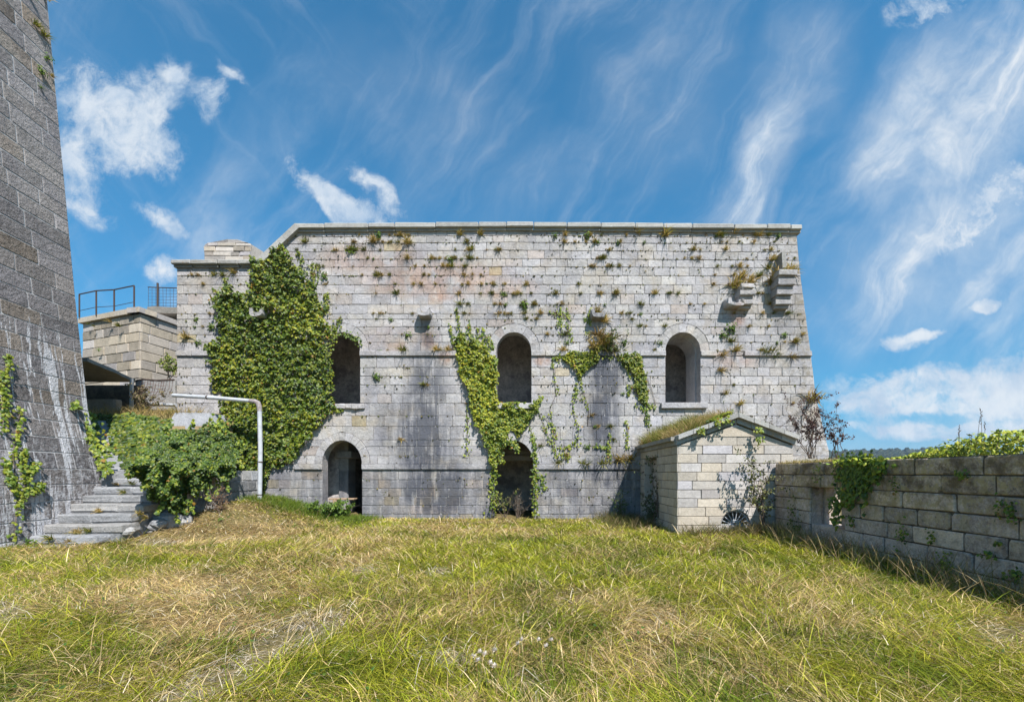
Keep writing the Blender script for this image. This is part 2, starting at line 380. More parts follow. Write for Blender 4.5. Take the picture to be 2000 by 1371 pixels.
def leaf_mat(name, trans=.3, gloss=.35, rough=.45):
    m, g = new_mat(name)
    c = g.n('ShaderNodeAttribute', attribute_name='Col').outputs['Color']
    ob = g.n('ShaderNodeObjectInfo').outputs['Random']
    k = g.m('ADD', .82, g.m('MULTIPLY', ob, .36))
    c = g.mix(1.0, c, g.comb(k, k, k), 'MULTIPLY')
    b = g.n('ShaderNodeBsdfPrincipled'); g.set(b.inputs['Base Color'], c); b.inputs['Roughness'].default_value = rough; b.inputs['Specular IOR Level'].default_value = gloss
    tr = g.n('ShaderNodeBsdfTranslucent'); g.set(tr.inputs[0], c)
    mx = g.n('ShaderNodeMixShader'); mx.inputs[0].default_value = trans; g.set(mx.inputs[1], b.outputs[0]); g.set(mx.inputs[2], tr.outputs[0])
    o = g.n('ShaderNodeOutputMaterial'); g.set(o.inputs[0], mx.outputs[0]); return m
M['ivy'] = leaf_mat('ivy_leaf', .25, .35, .45)
M['grass'] = leaf_mat('grass_blade', .35, .2, .6)

def ground_mat():
    m, g = new_mat('meadow_ground'); pos = g.n('ShaderNodeNewGeometry').outputs['Position']
    a = g.ss(g.noise(pos, .8, 6, .6), .35, .65); b = g.ss(g.noise(pos, 22, 5, .7), .35, .65)
    c = g.mix(a, (.17, .125, .055), (.10, .09, .025)); c = g.mix(g.m('MULTIPLY', b, .5), c, (.30, .23, .12))
    x, y, z = g.xyz(pos)
    far = g.ss(g.v('LENGTH', pos), 40, 120); c = g.mix(far, c, (.10, .12, .035))
    out_principled(g, c, .95, bump(g, g.noise(pos, 60, 4, .7), .9, .03), .1); return m
M['ground'] = ground_mat()

# ------------------------------------------------------------------ masonry
def inset(poly, d):
    n = len(poly); out = []
    for i in range(n):
        p0 = poly[i - 1]; p = poly[i]; p1 = poly[(i + 1) % n]
        e0 = (p[0] - p0[0], p[1] - p0[1]); e1 = (p1[0] - p[0], p1[1] - p[1])
        l0 = math.hypot(*e0) or 1e-6; l1 = math.hypot(*e1) or 1e-6
        n0 = (-e0[1] / l0, e0[0] / l0); n1 = (-e1[1] / l1, e1[0] / l1)
        bx, by = n0[0] + n1[0], n0[1] + n1[1]; k = max(bx * n0[0] + by * n0[1], .6)
        out.append((p[0] + bx / k * d, p[1] + by / k * d))
    return out
def chip(poly, amt, prob):
    out = []; n = len(poly)
    for i in range(n):
        p0 = poly[i - 1]; p = poly[i]; p1 = poly[(i + 1) % n]
        l0 = math.hypot(p0[0] - p[0], p0[1] - p[1]); l1 = math.hypot(p1[0] - p[0], p1[1] - p[1])
        if min(l0, l1) > .09 and rng.random() < prob:
            a = min(rng.uniform(.2, 1) * amt, l0 * .4); b = min(rng.uniform(.2, 1) * amt, l1 * .4)
            out.append((p[0] + (p0[0] - p[0]) / l0 * a, p[1] + (p0[1] - p[1]) / l0 * a)); out.append((p[0] + (p1[0] - p[0]) / l1 * b, p[1] + (p1[1] - p[1]) / l1 * b))
        else: out.append((p[0] + rng.uniform(-.003, .003), p[1] + rng.uniform(-.003, .003)))
    return out
def clean(poly):
    out = []
    for p in poly:
        if not out or math.hypot(p[0] - out[-1][0], p[1] - out[-1][1]) > .004: out.append(p)
    if len(out) > 2 and math.hypot(out[0][0] - out[-1][0], out[0][1] - out[-1][1]) < .004: out.pop()
    return out
def area(poly): return .5 * sum(poly[i - 1][0] * poly[i][1] - poly[i][0] * poly[i - 1][1] for i in range(len(poly)))

def stone_geo(poly, fr, depth=.10, gap=.010, bev=.012, proud=.0, tilt=.006, chipamt=.05, chipp=.35):
    p = clean(poly)
    if len(p) < 3 or area(p) < .004: return None
    p = inset(p, gap * rng.uniform(.55, 1.35))
    if area(p) < .003: return None
    p = chip(p, chipamt, chipp); q = inset(p, bev)
    if area(q) < .001: return None
    ca = sum(a for a, b in p) / len(p); cb = sum(b for a, b in p) / len(p)
    ta, tb = rng.uniform(-tilt, tilt) * 3, rng.uniform(-tilt, tilt) * 3
    pr = proud + rng.uniform(-.5, .5) * tilt * 2
    n = len(p)
    V = [fr(a, b, -depth) for a, b in p] + [fr(a, b, pr - bev * .9) for a, b in p] + [fr(a, b, pr + ta * (a - ca) + tb * (b - cb)) for a, b in q]
    F = [tuple(range(2 * n, 3 * n))]
    for i in range(n):
        j = (i + 1) % n; F += [(i, j, n + j, n + i), (n + i, n + j, 2 * n + j, 2 * n + i)]
    return V, F, abs(area(p))

def rows_fill(rows, xl, xr, opens, wmin, wmax, seed, tall=None):
    """-> list of (poly, row index). opens: list of (cx, h(z), z0, z1) with h the half width at z"""
    r = random.Random(seed); out = []; prevj = []
    for ri, (z0, z1) in enumerate(rows):
        zs = [z0 + (z1 - z0) * t for t in (0.001, .12, .25, .37, .5, .6, .7, .78, .86, .93, .999)]
        act = [o for o in opens if o[2] < z1 - 1e-3 and o[3] > z0 + 1e-3]
        bounds = [('L', [xl(z) for z in zs])]
        segs = []; left = [xl(z) for z in zs]
        for o in sorted(act, key=lambda o: o[0]):
            hl = [o[0] - o[1](z) for z in zs]; hr = [o[0] + o[1](z) for z in zs]
            segs.append((left, hl)); left = hr
        segs.append((left, [xr(z) for z in zs]))
        joints = []
        for (L, Rr) in segs:
            lo, hi = max(L), min(Rr)
            if max(Rr) - min(L) < .05: continue
            cuts = []; x = max(L) + r.uniform(wmin, wmax) * r.choice((.6, 1, 1))
            while x < hi - wmin * .6:
                for k in range(6):
                    if all(abs(x - j) > .07 for j in prevj): break
                    x += .06
                if x < hi - wmin * .5: cuts.append(x)
                w = r.uniform(wmin, wmax)
                x += w
            edges = [L] + [[c] * len(zs) for c in cuts] + [Rr]
            joints += cuts
            for a, b in zip(edges[:-1], edges[1:]):
                ca = len(set(round(v, 4) for v in a)) == 1; cb = len(set(round(v, 4) for v in b)) == 1
                pb = [(b[0], z0), (b[-1], z1)] if cb else list(zip(b, [z0] + zs[1:-1] + [z1]))
                pa = [(a[-1], z1), (a[0], z0)] if ca else list(zip(a, [z0] + zs[1:-1] + [z1]))[::-1]
                out.append((pb + pa, ri))
        prevj = joints
    return out

def masonry(root, polys, fr, mat, mortar_mat, limit=300, tonef=None, part='stone_block', rest='stone_courses', mort_d=-.03, priority=None, **kw):
    mb = MB(); items = []
    for poly, ri in polys:
        if clean(poly) and len(clean(poly)) > 2: mb.add([fr(a, b, mort_d) for a, b in poly], [tuple(range(len(poly)))])
        g = stone_geo(poly, fr, **kw)
        if g:
            c = (sum(p[0] for p in poly) / len(poly), sum(p[1] for p in poly) / len(poly))
            items.append((g, c, tonef(c) if tonef else (rng.random(), rng.random(), rng.random())))
    if mortar_mat: mb.build('mortar', mortar_mat, root)
    items.sort(key=lambda t: -(t[0][2] * (priority(t[1]) if priority else 1)))
    for (V, F, A), c, tone in items[:limit]:
        link(part, mesh_py(part, V, F, np.array([tone] * len(V), np.float32)), mat, root)
    if len(items) > limit:
        mb = MB()
        for (V, F, A), c, tone in items[limit:]: mb.add(V, F, tone)
        mb.build(rest, mat, root, 'stuff')
    return len(items)

# ================================================================== GROUND
def gz(X, Y):
    X = np.asarray(X, float); Y = np.asarray(Y, float)
    z = .72 * sstep(-5.6, -9.2, X) * sstep(8.6, 12.6, Y)
    z = z + (fbm(X * .55 + 40, Y * .55 + 40, 3, 3) - .5) * .16 * sstep(14.5, 12, Y) * sstep(-14, -10, X)
    return z
def build_ground():
    def axis(a, b, n, far):
        c = np.linspace(a, b, n); st = c[1] - c[0]; lo = []; hi = []; d = st
        x = a
        while x > -far: d *= 1.35; x -= d; lo.append(x)
        d = st; x = b
        while x < far: d *= 1.35; x += d; hi.append(x)
        return np.array(lo[::-1] + list(c) + hi)
    xs = axis(-14, 9, 130, 2500); ys = axis(-3, 15, 110, 2500)
    XX, YY = np.meshgrid(xs, ys); Z = gz(XX, YY) * ((YY < 15.5) & (XX > -15) & (XX < 10))
    V = np.stack([XX.ravel(), YY.ravel(), Z.ravel()], 1); nx = len(xs)
    i = np.arange(nx - 1)[None, :] + np.arange(len(ys) - 1)[:, None] * nx; i = i.ravel()
    link('ground', mesh_np('ground', V, np.stack([i, i + 1, i + nx + 1, i + nx], 1), smooth=True), M['ground'], None, 'structure')
build_ground()

# ================================================================== FORT
def seg_interp(z, pts):
    zs = [p[0] for p in pts]; return float(np.interp(z, zs, [p[1] for p in pts]))
RIGHT = [(fz(1030), fx(1630)), (fz(880), fx(1619)), (fz(838), fx(1609)), (fz(800), fx(1600)), (fz(775), fx(1594)), (fz(690), fx(1584)), (fz(600), fx(1572)), (fz(530), fx(1563)), (fz(452), fx(1556))]
RIGHT.sort()
XL = fx(345)
Z_SH = fz(521)                      # underside of the shoulder coping
def xr_f(z): return seg_interp(z, RIGHT)
def xl_f(z):
    if z < Z_SH: return XL
    return seg_interp(z, [(Z_SH, fx(508)), (fz(452), fx(579))])
def sag(x):                          # the roof line rises gently to the middle
    return (437 - float(np.interp(x, [fx(580), fx(1000), fx(1560)], [441, 437, 443]))) / 57.14 * .9
def ffr(a, b, d): return (a, FY - d, b + sag(a) * max(0., min(1., (b - 7.6) / 2.0)))

ROWY = [1032, 1020, 1004, 987, 970, 954, 937, 917, 906, 890, 872, 859, 833, 812, 788, 769, 752, 735, 718, 696, 686, 669, 654, 638.5, 624, 613, 595, 574, 556, 538, 521, 505.5, 489, 473.5, 460, 449]
def ell(hw, ht, zs):
    def h(z):
        if z <= zs: return hw
        t = (z - zs) / ht
        return hw * math.sqrt(max(0, 1 - t * t)) if t < 1 else 0.0
    return h
WIN = [(fx(669), fz(686)), (fx(1003.5), fz(686)), (fx(1334), fz(686))]
DOOR = [(fx(668.5), fz(906)), (fx(1003), fz(906)), (fx(1334), fz(906))]
WHW, WHT, WRING = 34 / 57.14, 37 / 57.14, .30
DHW, DHT, DRING = 38.5 / 57.14, 45.5 / 57.14, .27
fort = thing('fortress_casemate', 'long two storey grey ashlar fort building with three upper windows and arched doorways', 'building')

def open_ring(hw, ht, ring, zs, z):
    return hw if z <= zs + .001 else (hw + ring) * math.sqrt(max(0, 1 - ((z - zs) / (ht + ring)) ** 2)) if z < zs + ht + ring else 0.0
opens = []
for (cx, zs) in WIN: opens.append((cx, (lambda z, zs=zs: open_ring(WHW, WHT, WRING, zs, z)), fz(788), zs + WHT + WRING))
for (cx, zs) in DOOR: opens.append((cx, (lambda z, zs=zs: open_ring(DHW, DHT, DRING, zs, z)), -1, zs + DHT + DRING))

def facade_tone(c):
    x, z = c; g = rng.random()
    if rng.random() < .012: hue = rng.uniform(.92, 1)
    elif rng.random() < .06: hue = rng.uniform(.55, .75)
    else: hue = rng.uniform(0, .5)
    if z < 1.7 and x < -2 and rng.random() < .2: hue = rng.uniform(.55, .9)
    return (float(np.clip(rng.gauss(.5, .10), .05, 1)), hue, rng.random())
rows = []; strings = []
for i in range(len(ROWY) - 1):
    z0, z1 = fz(ROWY[i]), fz(ROWY[i + 1])
    (strings if ROWY[i] in (917, 696) else rows).append((z0, z1))
polys = rows_fill(rows, xl_f, xr_f, opens, .36, .68, 5)
masonry(fort, polys, ffr, M['facade'], M['mortar'], 300, facade_tone, priority=lambda c: 1.0, gap=.0065, bev=.011, tilt=.006, chipamt=.05, chipp=.4, mort_d=-.02)

# string courses: longer moulded stones standing proud, with lengths missing
mb = MB()
for (z0, z1), gaps, sd_ in zip(sorted(strings), ([(1092, 1122), (1158, 1190), (455, 560)], [(1418, 1462), (1537, 1548)]), (3, 4)):
    sp = rows_fill([(z0, z1)], xl_f, xr_f, [(o[0], o[1], o[2], o[3]) for o in opens], .75, 1.35, sd_)
    for poly, ri in sp:
        xs_ = [p[0] for p in poly]; c = (min(xs_) + max(xs_)) / 2
        mb.add([ffr(a, b, -.03) for a, b in poly], [tuple(range(len(poly)))])
        if any(fx(a) < c < fx(b) for a, b in gaps):
            g = stone_geo(poly, ffr, gap=.012, bev=.02, proud=.0, tilt=.02, chipamt=.1, chipp=.8)
        else: g = stone_geo(poly, ffr, gap=.004, bev=.014, proud=.065, tilt=.002, chipamt=.05, chipp=.3)
        if g: link('string_stone', mesh_py('string_stone', g[0], g[1], np.array([(rng.uniform(.4, .6), rng.uniform(0, .45), rng.random())] * len(g[0]), np.float32)), M['facade'], fort)
mb.build('mortar', M['mortar'], fort)

# arch rings: voussoirs; reveals behind them
def arch(cx, zs, hw, ht, ring, n, proud, zsill, deep):
    mb = MB()
    for i in range(n):
        t0 = math.pi * i / n; t1 = math.pi * (i + 1) / n; ts = [t0 + (t1 - t0) * k / 3 for k in range(4)]
        inn = [(cx + hw * math.cos(t), zs + ht * math.sin(t)) for t in ts]; outr = [(cx + (hw + ring) * math.cos(t), zs + (ht + ring) * math.sin(t)) for t in ts]
        poly = outr + inn[::-1]
        mb.add([ffr(a, b, -.03) for a, b in poly], [tuple(range(len(poly)))])
        g = stone_geo(poly, ffr, gap=.0025, bev=.008 if proud else .004, proud=proud, tilt=.003, chipamt=.03, chipp=.2, depth=.3)
        if g: link('voussoir', mesh_py('voussoir', g[0], g[1], np.array([facade_tone((cx, 4))] * len(g[0]), np.float32)), M['facade'], fort)
    mb.build('mortar', M['mortar'], fort)
    # reveal: outer order, then a stepped inner order
    mb = MB(); N = 16
    def outline(k):
        a = [(cx + (hw - k) * math.cos(math.pi * i / N), zs + (ht - k) * math.sin(math.pi * i / N)) for i in range(N + 1)]
        return [(cx + hw - k, zsill)] + a + [(cx - hw + k, zsill)]
    st = [(outline(.0), .012), (outline(.0), .34), (outline(.05), .345), (outline(.05), 1.2)] if deep > 1 else [(outline(.0), .012), (outline(.0), deep)]
    for (o0, d0), (o1, d1) in zip(st[:-1], st[1:]):
        n_ = len(o0)
        for i in range(n_ - 1):
            tone = (.35 + .4 * vnoise(i * 3.7, d1 * 9 + cx, 2), .2 * vnoise(i * 1.3, d1 + cx, 5), rng.random())
            mb.add([(o0[i][0], FY + d0, o0[i][1]), (o0[i + 1][0], FY + d0, o0[i + 1][1]), (o1[i + 1][0], FY + d1, o1[i + 1][1]), (o1[i][0], FY + d1, o1[i][1])], [(0, 1, 2, 3)], tone)
    o0 = outline(0.)
    mb.add([(cx - hw, FY + .01, zsill), (cx + hw, FY + .01, zsill), (cx + hw, FY + deep, zsill), (cx - hw, FY + deep, zsill)], [(0, 1, 2, 3)])
    mb.build('window_reveal' if zsill > 2 else 'door_reveal', M['facade'], fort)
for (cx, zs), dp in zip(WIN, (.3, .3, 1.2)): arch(cx, zs, WHW, WHT, WRING, 9, .0, fz(788), dp)
for (cx, zs), dp in zip(DOOR, (.36, .36, .36)): arch(cx, zs, DHW, DHT, DRING, 11, .03, -.05, dp)
for i, (a, b, y0, y1) in enumerate([(651, 713, 789, 800), (967, 1042, 788, 799), (1290, 1380, 787, 798)]):
    mb = MB()
    if i == 0:
        for k in range(5):
            w = (b - a) / 5; mb.bbox(fx(a + k * w), fx(a + (k + 1) * w), FY - .11 + rng.uniform(0, .04), FY + .02, fz(y1 + rng.uniform(-3, 0)), fz(y0), .02, (.6, .1, .3), .008)
    else: mb.bbox(fx(a), fx(b), FY - .12, FY + .02, fz(y1), fz(y0) - .002, .012, (.6, .1, .3), .003)
    mb.build('window_sill', M['facade'], fort)

# coping
def coping():
    xs_ = [fx(579)]
    while xs_[-1] < fx(1560) - 1.6: xs_.append(xs_[-1] + rng.uniform(.9, 1.5))
    xs_ += [xs_[-1] + .8, fx(1562)]
    xs_ = sorted(set(x for x in xs_ if x <= fx(1562)))
    for a, b in zip(xs_[:-1], xs_[1:]):
        mb = MB(); z0 = fz(449) + sag((a + b) / 2); z1 = fz(437.5) + sag((a + b) / 2)
        mb.bbox(a + .005, b - .005, FY - .15, FY + .7, z0 + .03 + rng.uniform(-.006, .006), z1 + rng.uniform(-.008, .008), .025, (rng.uniform(.4, .9), rng.random(), rng.random()), .005)
        mb.bbox(a + .005, b - .005, FY - .07, FY + .5, z0 - .05, z0 + .028, .012, (rng.uniform(.3, .6), rng.random(), rng.random()), .003)
        mb.build('coping_stone', M['coping'], fort)
    # sloping piece at the left gable
    p0 = Vector((fx(505), FY, fz(512))); p1 = Vector((fx(581), FY, fz(441))); d = (p1 - p0) / 3; up = Vector((-d.z, 0, d.x)).normalized()
    for k in range(3):
        a = p0 + d * k; b = a + d * .99; mb = MB()
        q = [a - up * .20, b - up * .20, b, a]
        V = [(v.x, FY - .15, v.z) for v in q] + [(v.x, FY + .7, v.z) for v in q]
        mb.add(V, [(0, 1, 2, 3), (7, 6, 5, 4), (0, 4, 5, 1), (1, 5, 6, 2), (2, 6, 7, 3), (3, 7, 4, 0)], (rng.uniform(.5, .8), rng.random(), rng.random()))
        mb.build('coping_stone', M['coping'], fort)
    for k, (a, b) in enumerate([(340, 378), (378, 430), (430, 470), (470, 509)]):
        mb = MB(); mb.bbox(fx(a) + .004, fx(b) - .004, FY - .16, FY + .8, fz(520), fz(511), .03, (rng.uniform(.4, .8), rng.random(), rng.random()), .008)
        mb.bbox(fx(a + 2) + .004, fx(b) - .004, FY - .07, FY + .7, fz(524), fz(520.2), .012, (.4, rng.random(), rng.random()), .003)
        mb.build('coping_stone', M['coping'], fort)
coping()

# spouts and corbels
def spout(xc, yc, w, broken):
    mb = MB(); x = fx(xc); z = fz(yc); hw = w / 57.14 / 2
    prof = [(-hw, .12), (-hw * 1.0, -.06), (-hw * .82, -.14), (0, -.155), (hw * .82, -.14), (hw * 1.0, -.06), (hw, .07), (hw * .70, .085), (hw * .5, -.01), (0, -.03), (-hw * .5, -.01), (-hw * .70, .15)]
    prof = [(a, b + rng.uniform(-.02, .02)) for a, b in prof]
    n = len(prof); V = []
    for d, k in ((-.06, 1.0), (.16, 1.0), (.30, .96), (.34, .9)):
        V += [(x + a * k + rng.uniform(-1, 1) * broken, FY - d + rng.uniform(-1, 1) * broken, z + b * k) for a, b in prof]
    F = []
    for r_ in range(3):
        for i in range(n): F.append((r_ * n + i, r_ * n + (i + 1) % n, (r_ + 1) * n + (i + 1) % n, (r_ + 1) * n + i))
    F.append(tuple(range(3 * n, 4 * n)))
    mb.add(V, F, (.45, .3, rng.random())); return mb.build('stone_spout', M['facade'], fort)
spout(832, 616, 26, .008); spout(1166, 618, 28, .015); spout(1429, 597, 34, .03); spout(512, 616, 26, .01)
def corbel(x0, x1, tiers):
    for k, (z0, z1, p) in enumerate(tiers):
        mb = MB(); t = (rng.uniform(.4, .6), rng.uniform(.1, .4), rng.random())
        w = .012 * k; zm = z0 + (z1 - z0) * .36
        mb.bbox(x0 - w, x1 + w, FY - p, FY + .05, zm, z1 - .004, .018, t, .008)
        mb.bbox(x0 + .03 - w, x1 - .03 + w, FY - p + .10, FY + .05, z0 - .004, zm - .002, .012, t, .006)
        mb.build('corbel_stone', M['facade'], fort)
corbel(8.15, 8.69, [(7.13, 7.41, .26), (7.41, 7.70, .36), (7.70, 8.0, .46), (8.0, 8.28, .52)])
corbel(6.92, 7.42, [(7.13, 7.41, .26), (7.41, 7.68, .36)])
mb = MB(); mb.bbox(6.93, 7.40, FY - .40, FY + .05, 7.69, 7.88, .05, (.45, .3, .2), .035); mb.build('corbel_stone', M['facade'], fort)
mb = MB(); mb.add([(8.34, FY - .34, 8.42), (8.34, FY + .02, 8.32), (8.34, FY + .02, 8.98), (8.34, FY - .30, 8.96), (8.46, FY - .34, 8.42), (8.46, FY + .02, 8.32), (8.46, FY + .02, 8.98), (8.46, FY - .30, 8.96)],
           [(0, 3, 2, 1), (4, 5, 6, 7), (0, 4, 7, 3), (3, 7, 6, 2), (0, 1, 5, 4)], (.35, .7, .3)); mb.build('broken_slab', M['coping'], fort)

# the body behind the front wall: ends, roof, back, rooms
def fort_body():
    mb = MB(); zt = fz(452)
    prof = RIGHT
    for (za, xa), (zb, xb) in zip(prof[:-1], prof[1:]):
        mb.add([(xa, FY + .02, za), (xa, FY + 10, za), (xb, FY + 10, zb), (xb, FY + .02, zb)], [(0, 1, 2, 3)], (.5, .3, .3))
    xt = prof[-1][1]
    mb.add([(xt, FY + .03, zt), (xt, FY + 10, zt), (fx(579), FY + 10, zt), (fx(579), FY + .03, zt)], [(0, 1, 2, 3)], (.4, .5, .3))
    mb.add([(fx(579), FY + .03, zt), (fx(579), FY + 10, zt), (fx(508), FY + 10, Z_SH), (fx(508), FY + .03, Z_SH)], [(0, 1, 2, 3)], (.4, .5, .3))
    mb.add([(fx(508), FY + .03, Z_SH), (fx(508), FY + 10, Z_SH), (XL, FY + 10, Z_SH), (XL, FY + .03, Z_SH)], [(0, 1, 2, 3)], (.4, .5, .3))
    mb.add([(XL, FY + .02, -1), (XL, FY + 10, -1), (XL, FY + 10, Z_SH), (XL, FY + .02, Z_SH)], [(0, 1, 2, 3)], (.5, .3, .3))
    mb.add([(XL, FY + 10, -1), (RIGHT[0][1], FY + 10, -1), (xt, FY + 10, zt), (fx(579), FY + 10, zt), (fx(508), FY + 10, Z_SH), (XL, FY + 10, Z_SH)], [(0, 1, 2, 3, 4, 5)], (.5, .3, .3))
    mb.build('wall', M['facade'], fort)
    Y0, Y1 = FY + 1.2, FY + 3.1
    def shell(x0, x1, y0, y1, z0, z1, cx, hw, zs, ht, name, fronts=True):
        m = MB()
        m.add([(x0, y1, z0), (x1, y1, z0), (x1, y1, z1), (x0, y1, z1)], [(0, 1, 2, 3)], (.55, .4, .2))
        m.add([(x0, y0, z0), (x0, y1, z0), (x0, y1, z1), (x0, y0, z1)], [(0, 1, 2, 3)], (.5, .5, .4))
        m.add([(x1, y0, z0), (x1, y0, z1), (x1, y1, z1), (x1, y1, z0)], [(0, 1, 2, 3)], (.5, .5, .4))
        m.add([(x0, y0, z0), (x1, y0, z0), (x1, y1, z0), (x0, y1, z0)], [(0, 1, 2, 3)], (.4, .2, .6))
        n = 8; a = [(x0 + (x1 - x0) * i / n, z1 - .55 + .55 * math.sin(math.pi * i / n)) for i in range(n + 1)]
        for i in range(n): m.add([(a[i][0], y0, a[i][1]), (a[i + 1][0], y0, a[i + 1][1]), (a[i + 1][0], y1, a[i + 1][1]), (a[i][0], y1, a[i][1])], [(0, 1, 2, 3)], (.5, .6, .1))
        # inner face of the front wall round the opening
        m.add([(x0, y0, z0), (cx - hw + .002, y0, z0), (cx - hw + .002, y0, zs + ht), (x0, y0, zs + ht)], [(0, 1, 2, 3)], (.5, .3, .3))
        m.add([(cx + hw - .002, y0, z0), (x1, y0, z0), (x1, y0, zs + ht), (cx + hw - .002, y0, zs + ht)], [(0, 1, 2, 3)], (.5, .3, .3))
        m.add([(x0, y0, zs + ht), (x1, y0, zs + ht), (x1, y0, z1), (x0, y0, z1)], [(0, 1, 2, 3)], (.5, .3, .3))
        m.build(name, M['plaster'], fort)
    for i, (cx, zs) in enumerate(WIN): shell(cx - 1.9, cx + 1.9, FY + (.3, .3, 1.2)[i], Y1 - .5, fz(788) - .01, zs + 1.4, cx, WHW, zs, WHT, 'room')
    for i, (cx, zs) in enumerate(DOOR): shell(cx - 1.9, cx + 1.9, FY + .36, Y1 + (1.2 if i == 0 else 0.3), -.04, zs + 1.35, cx, DHW, zs, DHT, 'room')
    # furniture of the left doorway: cross wall, pier with impost
    m = MB(); m.box(-8.4, -7.22, 15.35, 15.6, -.02, 3.0, (.9, .8, .2)); m.build('cross_wall', M['plaster'], fort)
    m = MB(); m.bbox(-7.215, -6.86, 15.25, 15.9, -.02, 2.9, .015, (.45, .3, .3)); m.build('pier', M['facade'], fort)
    m = MB(); m.bbox(-7.29, -6.70, 15.12, 15.95, 2.13, 2.38, .02, (.6, .3, .3)); m.build('impost', M['facade'], fort)
    m = MB(); m.bbox(DOOR[1][0] - 1.2, DOOR[1][0] + 1.2, 15.9, 16.2, 2.05, 2.28, .03, (.6, .3, .3)); m.bbox(DOOR[1][0] - 1.2, DOOR[1][0] + 1.2, 16.0, 16.2, 2.285, 2.45, .02, (.6, .3, .3)); m.build('lintel_moulding', M['facade'], fort)
fort_body()
# masonry stub on the shoulder roof
stub = thing('masonry_stub', 'low ruined block of pale masonry on the left shoulder roof of the fort', 'ruin')
sy = 14.9
def sfr(a, b, d): return (a, sy - d, b)
def sx_(x): return (x - 1040) / 800 * sy
def sz_(y): return EYE + (925 - y) / 800 * sy
srow = [(sz_(a), sz_(b)) for a, b in ((520, 509), (509, 500), (500, 491), (491, 481), (481, 474), (474, 467))]
polys = rows_fill(srow, lambda z: seg_interp(z, [(sz_(510), sx_(399)), (sz_(481), sx_(397)), (sz_(480), sx_(405)), (sz_(474), sx_(405)), (sz_(473.5), sx_(443)), (sz_(467), sx_(444))]),
                  lambda z: seg_interp(z, [(sz_(510), sx_(489)), (sz_(476), sx_(490)), (sz_(467), sx_(462))]), [], .3, .75, 21)
masonry(stub, polys, sfr, M['cream'], M['mortar'], 80, gap=.01, bev=.014, tilt=.015)
mb = MB(); z0, z1 = sz_(520), sz_(476)
mb.add([(sx_(399), sy + .04, z0), (sx_(489), sy + .04, z0), (sx_(489), sy + .04, z1), (sx_(444), sy + .04, sz_(468)), (sx_(399), sy + .04, z1),
        (sx_(399), sy + 1.2, z0), (sx_(514), sy + 1.0, z0), (sx_(489) + .2, sy + 1.0, z1), (sx_(444), sy + 1.2, sz_(468)), (sx_(399), sy + 1.2, z1)],
       [(0, 1, 2, 3, 4), (1, 6, 7, 2), (2, 7, 8, 3), (3, 8, 9, 4), (4, 9, 5, 0), (9, 8, 7, 6, 5)], (.4, .3, .3)); mb.build('core', M['cream'], stub)

# ================================================================== TOWER
tower = thing('stone_tower', 'tall dark battered tower with white lime streaks at the left edge', 'tower')
TC = Vector((-11.0, 10.5)); TD = Vector((.13, -1)).normalized(); TN = Vector((1, .13)).normalized()
BAT = [(-1, .16), (1.6, 0), (3.1, -.33), (5.8, -.61), (13.7, -1.27), (18, -1.62)]
def tfr(a, b, d):
    q = TC + TD * a + TN * (seg_interp(b, BAT) + d); return (q.x, q.y, b)
trow = []; z = -.2
while z < 14.9:
    h = rng.uniform(.33, .40) if z < 9 else rng.uniform(.36, .44)
    trow.append((z, z + h)); z += h
tops = trow[-1][1]
polys = rows_fill(trow, lambda z: 0.0, lambda z: 4.6, [], .42, .95, 33)
def tower_tone(c):
    b = rng.gauss(.45, .17); hue = rng.uniform(0, .55)
    if c[1] > 3.2 and rng.random() < .2: hue = rng.uniform(.8, 1)
    if rng.random() < .05: b += .2
    if c[1] > 8.5: b += .12
    if c[0] < .5 and c[1] > 6: b += .25
    return (float(np.clip(b, 0.05, 1.2)), hue, rng.random())
masonry(tower, polys, tfr, M['tower'], M['mortar_pale'], 300, tower_tone, priority=lambda c: 1 if c[0] < 3.0 else .1, gap=.010, bev=.010, tilt=.0015, mort_d=-.010, chipamt=.05, chipp=.3)
mb = MB()
for (za, zb) in [(BAT[i][0], BAT[i + 1][0]) for i in range(4)]:
    zb = min(zb, tops)
    for a0, a1, w in ((0, 0, 8.0),):
        far0, far1 = tfr(0, za, -.03), tfr(0, zb, -.03)
        mb.add([far0, (far0[0] - w, far0[1] + 1.0, za), (far1[0] - w, far1[1] + 1.0, zb), far1], [(0, 1, 2, 3)], (.4, .2, .3))
        n0, n1 = tfr(4.6, za, -.03), tfr(4.6, zb, -.03)
        mb.add([n0, n1, (n1[0] - w, n1[1] - 1.0, zb), (n0[0] - w, n0[1] - 1.0, za)], [(0, 1, 2, 3)], (.4, .2, .3))
a, b = tfr(0, tops, -.03), tfr(4.6, tops, -.03)
mb.add([a, b, (b[0] - 8, b[1] - 1, tops), (a[0] - 8, a[1] + 1, tops)], [(0, 1, 2, 3)], (.4, .2, .3))
mb.build('core', M['tower'], tower)

